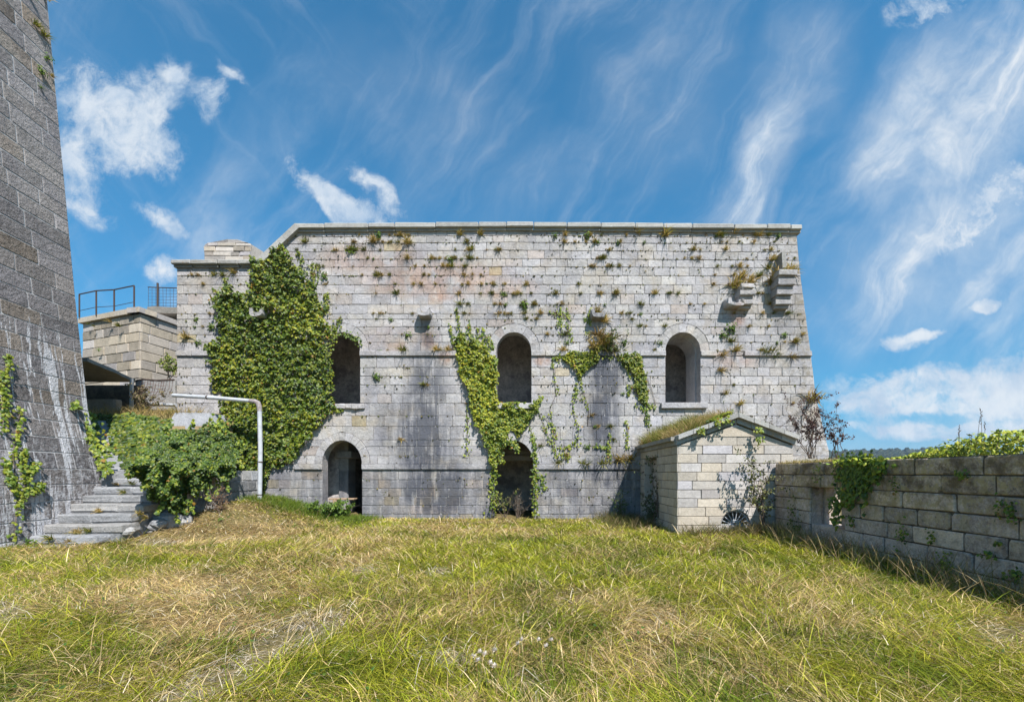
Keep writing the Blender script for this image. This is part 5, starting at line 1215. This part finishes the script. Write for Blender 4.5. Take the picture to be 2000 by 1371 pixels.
shrub('terrace_weeds', 'brown green weeds under the canopy on the terrace', P(285, 800, 14.9), .9, .6, 14, 700, [(.10, .10, .03), (.20, .15, .07), (.14, .10, .05)], (.05, .09), seed=15, fill=.1)

def scatter_blades(name, X, Y, Z, H, wid, col, lean, mat=None, seg=2, kind='stuff', parent=None, curl=.6, seed=5):
    """grass blades as real triangles: arrays of roots, heights, widths, colours and lean vectors"""
    r = np.random.default_rng(seed); n = len(X); base = np.stack([X, Y, Z], 1)
    up = np.stack([lean[:, 0], lean[:, 1], np.full(n, 1.0)], 1); up = nrm(up); L = H[:, None]
    hz = np.stack([lean[:, 0], lean[:, 1], np.zeros(n)], 1); hz = hz / np.maximum(np.linalg.norm(hz, axis=1, keepdims=True), .05)
    ang = r.uniform(0, 2 * math.pi, n); side = np.stack([np.cos(ang), np.sin(ang) * .6, np.zeros(n)], 1) * wid[:, None]
    cu = (curl * r.uniform(.3, 1.3, n))[:, None]
    def at(t): return base + up * L * t + hz * L * cu * t * t * .75 - np.array([[0, 0, 1.]]) * L * cu * t ** 2.4 * .42
    p1, p2, p3 = at(.38), at(.74), at(1.0)
    V = np.stack([base - side, base + side, p1 - side * .9, p1 + side * .9, p2 - side * .6, p2 + side * .6, p3], 1).reshape(-1, 3); i = np.arange(n, dtype=np.int64)[:, None] * 7
    F = np.concatenate([i + np.array([[a, b, c]]) for a, b, c in ((0, 1, 3), (0, 3, 2), (2, 3, 5), (2, 5, 4), (4, 5, 6))], 0)
    return link(name, mesh_np(name, V, F, np.repeat(col, 7, 0)), mat or M['grass'], parent, kind)

# --- turf on the outbuilding roof, wall tops, terrace
def roof_turf():
    n = 10500; u = nr.random(n); Y = nr.uniform(10.55, 13.9, n); left = nr.random(n) < .8
    X = np.where(left, AX0 - .05 + (AXC - AX0) * u, AX1 + .05 - (AX1 - AXC) * u); Z = AEZ + .2 + (APZ + .06 - AEZ) * u
    X += nr.normal(0, .02, n); pk = fbm(X * 2.2, Y * 2.2, 8, 3)
    dry = np.array([(.48, .34, .16), (.38, .27, .11), (.30, .25, .08)])[nr.integers(0, 3, n)]; gr = np.array([(.20, .20, .04), (.15, .17, .03)])[nr.integers(0, 2, n)]
    c = np.where((pk > .52)[:, None], gr, dry) * nr.uniform(.7, 1.3, (n, 1)); H = nr.uniform(.14, .52, n) * (.4 + 1.2 * pk) * np.where(left, 1, .5)
    scatter_blades('roof_grass', X, Y, Z - .02, H, np.full(n, .006), c, nr.normal(0, .45, (n, 2)), kind='stuff', seed=31)
    m = 520; Y2 = nr.normal(10.8, .25, m); u2 = nr.uniform(.55, .98, m); p = np.stack([AX0 + (AXC - AX0) * u2, np.clip(Y2, 10.5, 12), AEZ + .25 + (APZ + .06 - AEZ) * u2 + nr.uniform(0, .1, m)], 1)
    o = thing('roof_ivy', 'bright ivy leaves lying along the outbuilding gable', 'ivy'); link('foliage', leaves_mesh('foliage', p, np.stack([nr.normal(-.2, .4, m), nr.normal(-.5, .4, m), np.full(m, 1.)], 1), nr.uniform(.06, .10, m), ivy_cols(m, .7, .05)), M['ivy'], o)
    for i, (x, y, n_) in enumerate([(1402, 824, 40), (1421, 820, 30), (1482, 840, 26), (1484, 858, 26), (1370, 840, 60)]):
        q = np.array(P(x, y, 10.2)); pp = q + nr.normal(0, .05, (n_, 3)); link('hanging_leaves', leaves_mesh('hanging_leaves', pp, np.stack([nr.normal(0, .4, n_), np.full(n_, -1.), nr.normal(.4, .4, n_)], 1), nr.uniform(.05, .08, n_), ivy_cols(n_, .6, .1)), M['ivy'], o)
roof_turf()
def wall_top():
    n = 2600; Y = np.concatenate([nr.uniform(7.9, 10.3, 2000), nr.uniform(5, 7.9, 600)]); X = WX + nr.uniform(.02, .58, n); Z = np.full(n, WTOP - .04)
    c = np.array(STRAW + YEL)[nr.integers(0, 6, n)] * nr.uniform(.7, 1.3, (n, 1)); H = nr.uniform(.06, .2, n) * np.where(Y > 7.9, 1, .5)
    scatter_blades('wall_top_grass', X, Y, Z, H, np.full(n, .005), c, nr.normal(0, .4, (n, 2)), seed=37)
    m = 2600; Y = nr.uniform(4.2, 7.0, m); hgt = sstep(7.0, 5.6, Y) * .30 + .05
    p = np.stack([WX + nr.uniform(.05, .75, m), Y, WTOP + hgt * nr.random(m) ** .7], 1)
    o = thing('creeper_hedge', 'bright yellow green creeper growing along the top of the boundary wall', 'plant')
    c = np.array([(.32, .36, .03), (.40, .40, .04), (.22, .28, .02), (.12, .17, .02)])[nr.integers(0, 4, m)]
    link('foliage', leaves_mesh('foliage', p, np.stack([nr.normal(-.2, .5, m), nr.normal(-.4, .5, m), np.full(m, .8)], 1), nr.uniform(.05, .09, m), c * nr.uniform(.8, 1.2, (m, 1)), width=.6), M['ivy'], o)
    for k, (x, y0, y1, Yd) in enumerate([(1904, 880, 815, 5.8), (1917, 880, 800, 5.7), (1921, 880, 826, 5.7), (1866, 885, 840, 6.0), (1872, 885, 832, 6.0), (1945, 880, 845, 5.5), (1960, 878, 850, 5.5), (1984, 878, 852, 5.4), (1895, 880, 850, 5.8)]):
        mb = MB(); a = P(x, y0, Yd); b = P(x + rng.uniform(-4, 10), y1, Yd); a = (max(a[0], 6.2), a[1], a[2]); mb.tube([a, ((a[0] + b[0]) / 2 + .01, Yd, (a[2] + b[2]) / 2), b], [.004, .003, .002], 4, caps=False)
        for j in range(6): q = (b[0] + rng.uniform(-.015, .015), Yd, b[2] - j * .02); mb.tube([q, (q[0] + rng.uniform(-.02, .02), Yd, q[2] + .02)], .004, 4)
        mb.build('seed_stalk', M['bark'], o)
wall_top()
def terrace_grass():
    n = 2600; X = nr.uniform(-15.5, -11, n); Y = nr.uniform(13.35, 15.8, n); k = ~((X > -12.2) & (Y > 13.95)); X, Y = X[k], Y[k]; n = len(X)
    c = np.array(STRAW + [(.22, .2, .06)])[nr.integers(0, 4, n)] * nr.uniform(.7, 1.3, (n, 1))
    scatter_blades('terrace_grass', X, Y, np.full(n, TZ - .05) + .15 * sstep(14, 16, Y), nr.uniform(.15, .55, n), np.full(n, .008), c, nr.normal(0, .4, (n, 2)), seed=41)
terrace_grass()

# ================================================================== MEADOW
def straw_mask(X, Y):
    """0 green .. 1 straw; 2nd: bleached matted patches"""
    x = 1040 + 800 * X / Y; y = 925 + 800 * EYE / Y
    def e(cx, cy, rx, ry, rot=0):
        a = R(rot); dx = x - cx; dy = y - cy; u = (dx * math.cos(a) + dy * math.sin(a)) / rx; v = (-dx * math.sin(a) + dy * math.cos(a)) / ry; return np.clip(1 - np.sqrt(u * u + v * v), 0, 1)
    d = np.maximum.reduce([e(430, 1150, 260, 60) * 1.2, e(400, 1045, 220, 28) * 1.8, e(300, 1190, 240, 60) * 1.0, e(480, 1210, 150, 50) * 1.3, e(700, 1110, 120, 30) * .6, e(1260, 1220, 90, 40) * 1.0, e(1130, 1180, 90, 30) * .8, e(1960, 1240, 110, 40) * 1.3, e(100, 1080, 140, 30) * .4, e(1290, 1290, 80, 50) * .7, e(90, 1180, 160, 40) * .6, e(850, 1060, 120, 20) * .5])
    w = np.maximum.reduce([e(655, 1214, 34, 22) * 2, e(490, 1292, 160, 38, -36) * 2.6, e(590, 1250, 80, 26, -20) * 2, e(370, 1350, 90, 36, -35) * 2, e(870, 1285, 60, 28) * 1.2, e(1030, 1340, 40, 24) * 1.0, e(715, 1115, 30, 10) * 1.4, e(860, 1125, 34, 12) * 1.2, e(1950, 1235, 60, 22) * 1.1, e(300, 1065, 50, 8) * 1.6, e(1500, 1235, 30, 10) * .7, e(20, 1200, 60, 30) * .8])
    return d, w
def free(X, Y):
    """where meadow grass can stand"""
    t = (Y < 13.93) & (X < WX - .02)
    t &= ~((X > AX0 - .02) & (X < AX1 + .1) & (Y > AY - .03))
    t &= ~((X < -9.3 + .25) & (Y > 9.6)) & ~((X < -9.05) & (Y > 8.68)) & (X > -10.72 - (Y - 8.6) * .13)
    return t
def meadow(NB=445000):
    rmin, rmax = -1.52, 1.42; K = 10500
    Yc = (nr.random(K) * (14.0 ** 1.15 - 2.35 ** 1.15) + 2.35 ** 1.15) ** (1 / 1.15); Xc = Yc * nr.uniform(rmin, rmax, K)
    ci = nr.integers(0, K, NB); loose = nr.random(NB) < .30
    sg = .045 + .022 * Yc[ci]
    X = Xc[ci] + nr.normal(0, 1, NB) * sg; Y = Yc[ci] + nr.normal(0, 1, NB) * sg * 1.1
    Yl = (nr.random(NB) * (14.0 ** 1.15 - 2.3 ** 1.15) + 2.3 ** 1.15) ** (1 / 1.15); Xl = Yl * nr.uniform(rmin, rmax, NB)
    X = np.where(loose, Xl, X); Y = np.where(loose, Yl, Y)
    k = free(X, Y) & (Y > 2.2) & (nr.random(NB) > .55 * np.clip(straw_mask(X, Y)[1], 0, 1)); X, Y, ci, loose = X[k], Y[k], ci[k], loose[k]; n = len(X)
    d, w = straw_mask(X, Y)
    f1 = fbm(X * .9 + 3, Y * .9, 21, 4); f2 = fbm(X * 2.6, Y * 2.6 + 9, 23, 3)
    cr = nr.random(K)[ci]; cr = np.where(loose, nr.random(n), cr)
    dry = np.clip((f1 - .5) * 1.7 + (f2 - .5) * 1.2 + .30 - .10 * sstep(-1.5, 2.5, X) + d * 1.0 + (cr - .5) * .75, 0, 1)
    isdry = nr.random(n) < dry
    green = np.array([(.30, .335, .022), (.41, .405, .032), (.18, .225, .018), (.46, .42, .045)])[nr.integers(0, 4, n)]
    lush = sstep(.52, .68, fbm(X * 1.3 + 70, Y * 1.3, 27, 3))[:, None]; green = green * (1 - lush * .42) * (1 + lush * np.array([[-.2, .0, -.1]]))
    straw = np.array([(.68, .48, .23), (.58, .41, .17), (.74, .58, .34), (.44, .29, .13), (.60, .50, .15)])[nr.integers(0, 5, n)]
    col = np.where(isdry[:, None], straw, green)
    bleached = nr.random(n) < np.clip(w * 1.3, 0, .96); col = np.where(bleached[:, None], np.array([[.72, .63, .52]]), col) * nr.uniform(.36, 1.5, (n, 1))
    H = nr.uniform(.10, .30, n) * (.65 + .75 * f2) * np.where(isdry, .95, 1.0) * (1 - .55 * np.clip(w, 0, 1)) * (1 - .4 * np.clip(d, 0, 1)); H = H * np.where(nr.random(n) < .05, 1.6, .88)
    H = H * (.75 + .5 * nr.random(K)[ci]); H = H * (1 + .5 * sstep(5.2, 5.9, X)) * (1 - .35 * sstep(9, 13, Y))
    # whole tussocks lean one way; mats lie flat
    th = fbm(X * .45 + 11, Y * .45, 31, 2) * 7.0 + 1.2; lay = .55 + 1.1 * np.clip(fbm(X * .8, Y * .8 + 5, 33, 2) - .3, 0, 1) + 1.6 * np.clip(d, 0, 1) + 1.6 * np.clip(w, 0, 1)
    out = np.stack([X - Xc[ci], Y - Yc[ci]], 1) / (sg[k][:, None] if len(sg) != n else sg[:, None]); out = np.where(loose[:, None], 0, np.clip(out, -1.5, 1.5))
    lean = np.stack([np.cos(th), np.sin(th)], 1) * lay[:, None] * .58 + out * .62 + nr.normal(0, .42, (n, 2))
    wid = (.0013 + .00062 * Y) * nr.uniform(.7, 1.5, n)
    scatter_blades('meadow_grass', X, Y, gz(X, Y) - .015, H, wid, col, lean, curl=1.05, seed=51)
meadow()
def meadow_extras():
    # flattened thatch: short pale pieces lying every way
    n = 26000; Y = (nr.random(n) * (13.5 ** 1.2 - 2.4 ** 1.2) + 2.4 ** 1.2) ** (1 / 1.2); X = Y * nr.uniform(-1.34, 1.24, n); d, w = straw_mask(X, Y)
    k = free(X, Y) & (nr.random(n) < .22 + .6 * d + .8 * w + .5 * (fbm(X * 1.7, Y * 1.7, 91, 3) > .56)); X, Y, w = X[k], Y[k], w[k]; n = len(X)
    c = np.array([(.68, .52, .30), (.58, .44, .24), (.72, .62, .46)])[nr.integers(0, 3, n)] * nr.uniform(.6, 1.2, (n, 1))
    scatter_blades('thatch', X, Y, gz(X, Y) + nr.uniform(.02, .09, n), nr.uniform(.06, .17, n), .0012 + .0006 * Y, c, nr.normal(0, 2.6, (n, 2)), curl=.3, seed=63)
    # broad-leaved weeds among the grass: nobody could count these
    n = 5200; Y = (nr.random(n) * (13.5 ** 1.4 - 2.4 ** 1.4) + 2.4 ** 1.4) ** (1 / 1.4); X = Y * nr.uniform(-1.3, 1.2, n); f = fbm(X * 1.1 + 90, Y * 1.1, 61, 3)
    k = free(X, Y) & (f > .53); X, Y = X[k], Y[k]; n = len(X)
    p = np.stack([X, Y, gz(X, Y) + nr.uniform(.04, .17, n)], 1)
    link('meadow_weeds', leaves_mesh('meadow_weeds', p, np.stack([nr.normal(0, .5, n), nr.normal(-.3, .5, n), np.full(n, 1.)], 1), nr.uniform(.02, .045, n), np.array([(.06, .12, .02), (.10, .16, .02), (.05, .09, .02)])[nr.integers(0, 3, n)], down=nrm(nr.normal(0, 1, (n, 3))), width=.6), M['grass'], None, 'stuff')
    # tall seed stalks, thicker along the boundary wall and the outbuilding
    n = 2300; a = nr.random(n) < .6
    Y = np.where(a, nr.uniform(4.6, 10.3, n), nr.uniform(3, 13.9, n)); X = np.where(a, WX - .05 - np.abs(nr.normal(0, .35, n)), Y * nr.uniform(-1.2, .9, n)); k = free(X, Y); X, Y = X[k], Y[k]; n = len(X)
    c = np.array([(.42, .32, .17), (.32, .24, .11), (.24, .16, .09), (.2, .19, .04)])[nr.integers(0, 4, n)] * nr.uniform(.7, 1.2, (n, 1))
    scatter_blades('seed_stalks', X, Y, gz(X, Y), nr.uniform(.3, .62, n) * np.where(X > 5, 1.0, .75), np.full(n, .0032) + .0003 * Y, c, nr.normal(0, .3, (n, 2)), curl=.4, seed=57)
    n = 2600; X = np.concatenate([nr.uniform(2.2, 3.62, 1500), nr.uniform(3.7, 6.1, 1100)]); Y = np.concatenate([nr.uniform(11.2, 13.9, 1500), nr.uniform(9.85, 10.36, 1100)])
    c = np.array([(.16, .15, .04), (.28, .21, .1), (.10, .12, .03)])[nr.integers(0, 3, n)] * nr.uniform(.7, 1.2, (n, 1))
    scatter_blades('rank_grass', X, Y, gz(X, Y), nr.uniform(.15, .55, n), np.full(n, .006), c, nr.normal(0, .4, (n, 2)), seed=58)
    # bright grass on the rise by the pipe
    n = 9000; X = nr.uniform(-9.2, -5.2, n); Y = nr.uniform(12.3, 13.9, n); k = free(X, Y) & (nr.random(n) < sstep(12.2, 13.2, Y)); X, Y = X[k], Y[k]; n = len(X)
    c = np.array([(.13, .19, .02), (.17, .22, .03), (.09, .14, .02)])[nr.integers(0, 3, n)] * nr.uniform(.7, 1.2, (n, 1))
    scatter_blades('green_verge', X, Y, gz(X, Y), nr.uniform(.12, .32, n), np.full(n, .007), c, nr.normal(0, .45, (n, 2)), seed=59)
meadow_extras()
# thistle heads gone to seed
def thistles():
    spots = [(936, 1274), (946, 1278), (932, 1290), (957, 1295), (964, 1300), (966, 1270), (1018, 1250), (1052, 1250), (1076, 1250), (1011, 1258), (1066, 1262), (925, 1282)]
    for i, (x, y) in enumerate(spots):
        Yd = 800 * (EYE - .24) / (y - 925); c = Vector(P(x, y, Yd)); o = thing('thistle_head', ('white thistle head in the ' + ('left cluster of the foreground grass' if x < 990 else 'right cluster of the foreground grass') + (', upper part' if y < (1285 if x < 990 else 1254) else ', lower part')), 'flower', 'seeding thistles in the foreground grass')
        mb = MB()
        for j in range(46):
            d = Vector((rng.gauss(0, 1), rng.gauss(0, 1), abs(rng.gauss(.2, .8)))).normalized(); L = rng.uniform(.016, .032); s = d.cross(Vector((.3, .5, .8))).normalized() * .0032
            mb.add([c - s, c + s, c + d * L + s * .7, c + d * L - s * .7], [(0, 1, 2, 3)], (.75, .68, .62))
        mb.build('seed_head', M['grass'], o); s = MB(); s.tube([(c.x + .02, c.y, float(gz(c.x, c.y))), tuple(c)], .0025, 4, tone=(.16, .2, .05)); s.build('stem', M['grass'], o)
thistles()
# small plants on the steps
for i, (x, y, Y, kind, lab) in enumerate([(95, 1053, 8.6, 'green', 'green plants at the foot of the lowest step'), (60, 1060, 8.5, 'leafy', 'leafy weeds left of the lowest step'), (170, 1038, 8.95, 'green', 'yellow green grass clump on the third step'), (150, 1040, 8.9, 'straw', 'dry clump on the third step'), (190, 1000, 9.55, 'straw', 'small dry tuft on the fifth step'), (240, 962, 10.1, 'green', 'green moss tuft on the seventh step'), (255, 945, 10.4, 'green', 'grass on the eighth step by the ivy'), (225, 946, 10.4, 'brown', 'brown weeds on the eighth step near the tower'), (270, 1004, 9.3, 'straw', 'straw tuft hanging below the right end of the steps'), (282, 1012, 9.4, 'straw', 'dry grass at the right foot of the steps'), (130, 1058, 8.55, 'brown', 'brown weeds before the lowest riser')]):
    o = place_tuft(kind, x, y, 1.0 if i > 1 else 1.2, lab, 'plants on the steps', Y); o.location.y = Y + .05
for i, (x, y, Y, kind, s, lab) in enumerate([(60, 5, 10.0, 'green', 1.1, 'tuft at the very top of the tower'), (95, 14, 10.45, 'straw', 1.3, 'straw overhanging the top right tower edge'), (70, 62, 10.1, 'green', 1.1, 'yellow green weed high on the tower'), (86, 82, 10.3, 'green', 1.2, 'spreading weed below the highest tower weed'), (88, 125, 10.35, 'leafy', 1.0, 'small weed near the upper tower corner'), (74, 150, 10.15, 'leafy', 1.1, 'dark weed in a hole of the tower'), (66, 180, 10.1, 'leafy', .6, 'tiny weed below the dark tower weed'), (99, 160, 10.4, 'straw', .7, 'small tuft at the tower corner')]):
    z = EYE + (925 - y) / 800 * Y; a = (10.5 - Y); q = tfr(max(a, .1), z, .02); o = place_tuft(kind, x, y, s, lab, 'weeds high on the tower'); o.location = q; o.rotation_euler = (0, 0, R(82))
for i, (x, y, k, s, lab) in enumerate([(240, 640, 'green', 1.8, 'broad grass tuft below the bastion coping'), (222, 632, 'straw', 1.4, 'straw tuft left of the broad bastion tuft'), (190, 640, 'green', 1.0, 'small tuft on the left of the bastion'), (180, 636, 'green', .9, 'mossy tuft at the left end of the bastion'), (200, 685, 'leafy', 1.0, 'small green weed low on the bastion')]):
    Yd = 19.0 + (272 - x) / 110 * 1.3; o = place_tuft(k, x, y, s, lab, 'tufts on the bastion', Yd); o.location.y -= .15

# ================================================================== DISTANCE
def distance():
    hills = []; nx, ny = 90, 8; V = []
    xs = np.linspace(-300, 1500, nx); dist = np.linspace(620, 1000, ny)
    for j, Y in enumerate(dist):
        for x in xs: V.append((x, Y, -2 + (j / (ny - 1)) ** .7 * (53 + 12 * float(fbm(x * .004, 3, 5, 3)) )))
    F = [(j * nx + i, j * nx + i + 1, (j + 1) * nx + i + 1, (j + 1) * nx + i) for j in range(ny - 1) for i in range(nx - 1)]
    link('hill', mesh_py('hill', V, F), M['hillside'], None, 'structure')
    n = 2600; x = nr.uniform(150, 1300, n); j = nr.random(n); Y = 620 + 380 * j; z = -2 + j ** .7 * (53 + 12 * fbm(x * .004, np.full(n, 3.), 5, 3))
    ico = []; t = (1 + 5 ** .5) / 2
    iv = np.array([(-1, t, 0), (1, t, 0), (-1, -t, 0), (1, -t, 0), (0, -1, t), (0, 1, t), (0, -1, -t), (0, 1, -t), (t, 0, -1), (t, 0, 1), (-t, 0, -1), (-t, 0, 1)]) / 1.9
    fi = np.array([(0, 11, 5), (0, 5, 1), (0, 1, 7), (0, 7, 10), (0, 10, 11), (1, 5, 9), (5, 11, 4), (11, 10, 2), (10, 7, 6), (7, 1, 8), (3, 9, 4), (3, 4, 2), (3, 2, 6), (3, 6, 8), (3, 8, 9), (4, 9, 5), (2, 4, 11), (6, 2, 10), (8, 6, 7), (9, 8, 1)])
    r_ = nr.uniform(3, 6.5, n); V = iv[None] * r_[:, None, None] * nr.uniform(.75, 1.25, (n, 12, 1)) + np.stack([x, Y, z + r_ * .5], 1)[:, None]
    Fa = (fi[None] + np.arange(n)[:, None, None] * 12).reshape(-1, 3); c = np.array([(.035, .055, .025), (.05, .07, .03), (.03, .045, .025), (.07, .08, .035)])[nr.integers(0, 4, n)]
    link('far_wood', mesh_np('far_wood', V.reshape(-1, 3), Fa, np.repeat(c, 12, 0)), M['grass'], None, 'stuff')
M['hillside'] = flat_mat('hillside', (.04, .055, .025), (.07, .08, .035), .05, .95, .0, .01)
distance()

def haze():
    mb = MB(); mb.box(-2700, 2700, -2700, 2700, -4, 95)
    m = bpy.data.materials.new('haze_air'); m.use_nodes = True; t = m.node_tree; t.nodes.clear(); o = t.nodes.new('ShaderNodeOutputMaterial'); v = t.nodes.new('ShaderNodeVolumePrincipled')
    v.inputs['Color'].default_value = (.62, .80, 1, 1); v.inputs['Density'].default_value = 0.00015; t.links.new(v.outputs[0], o.inputs['Volume'])
    ob = mb.build('haze', m, None, 'stuff')
haze()
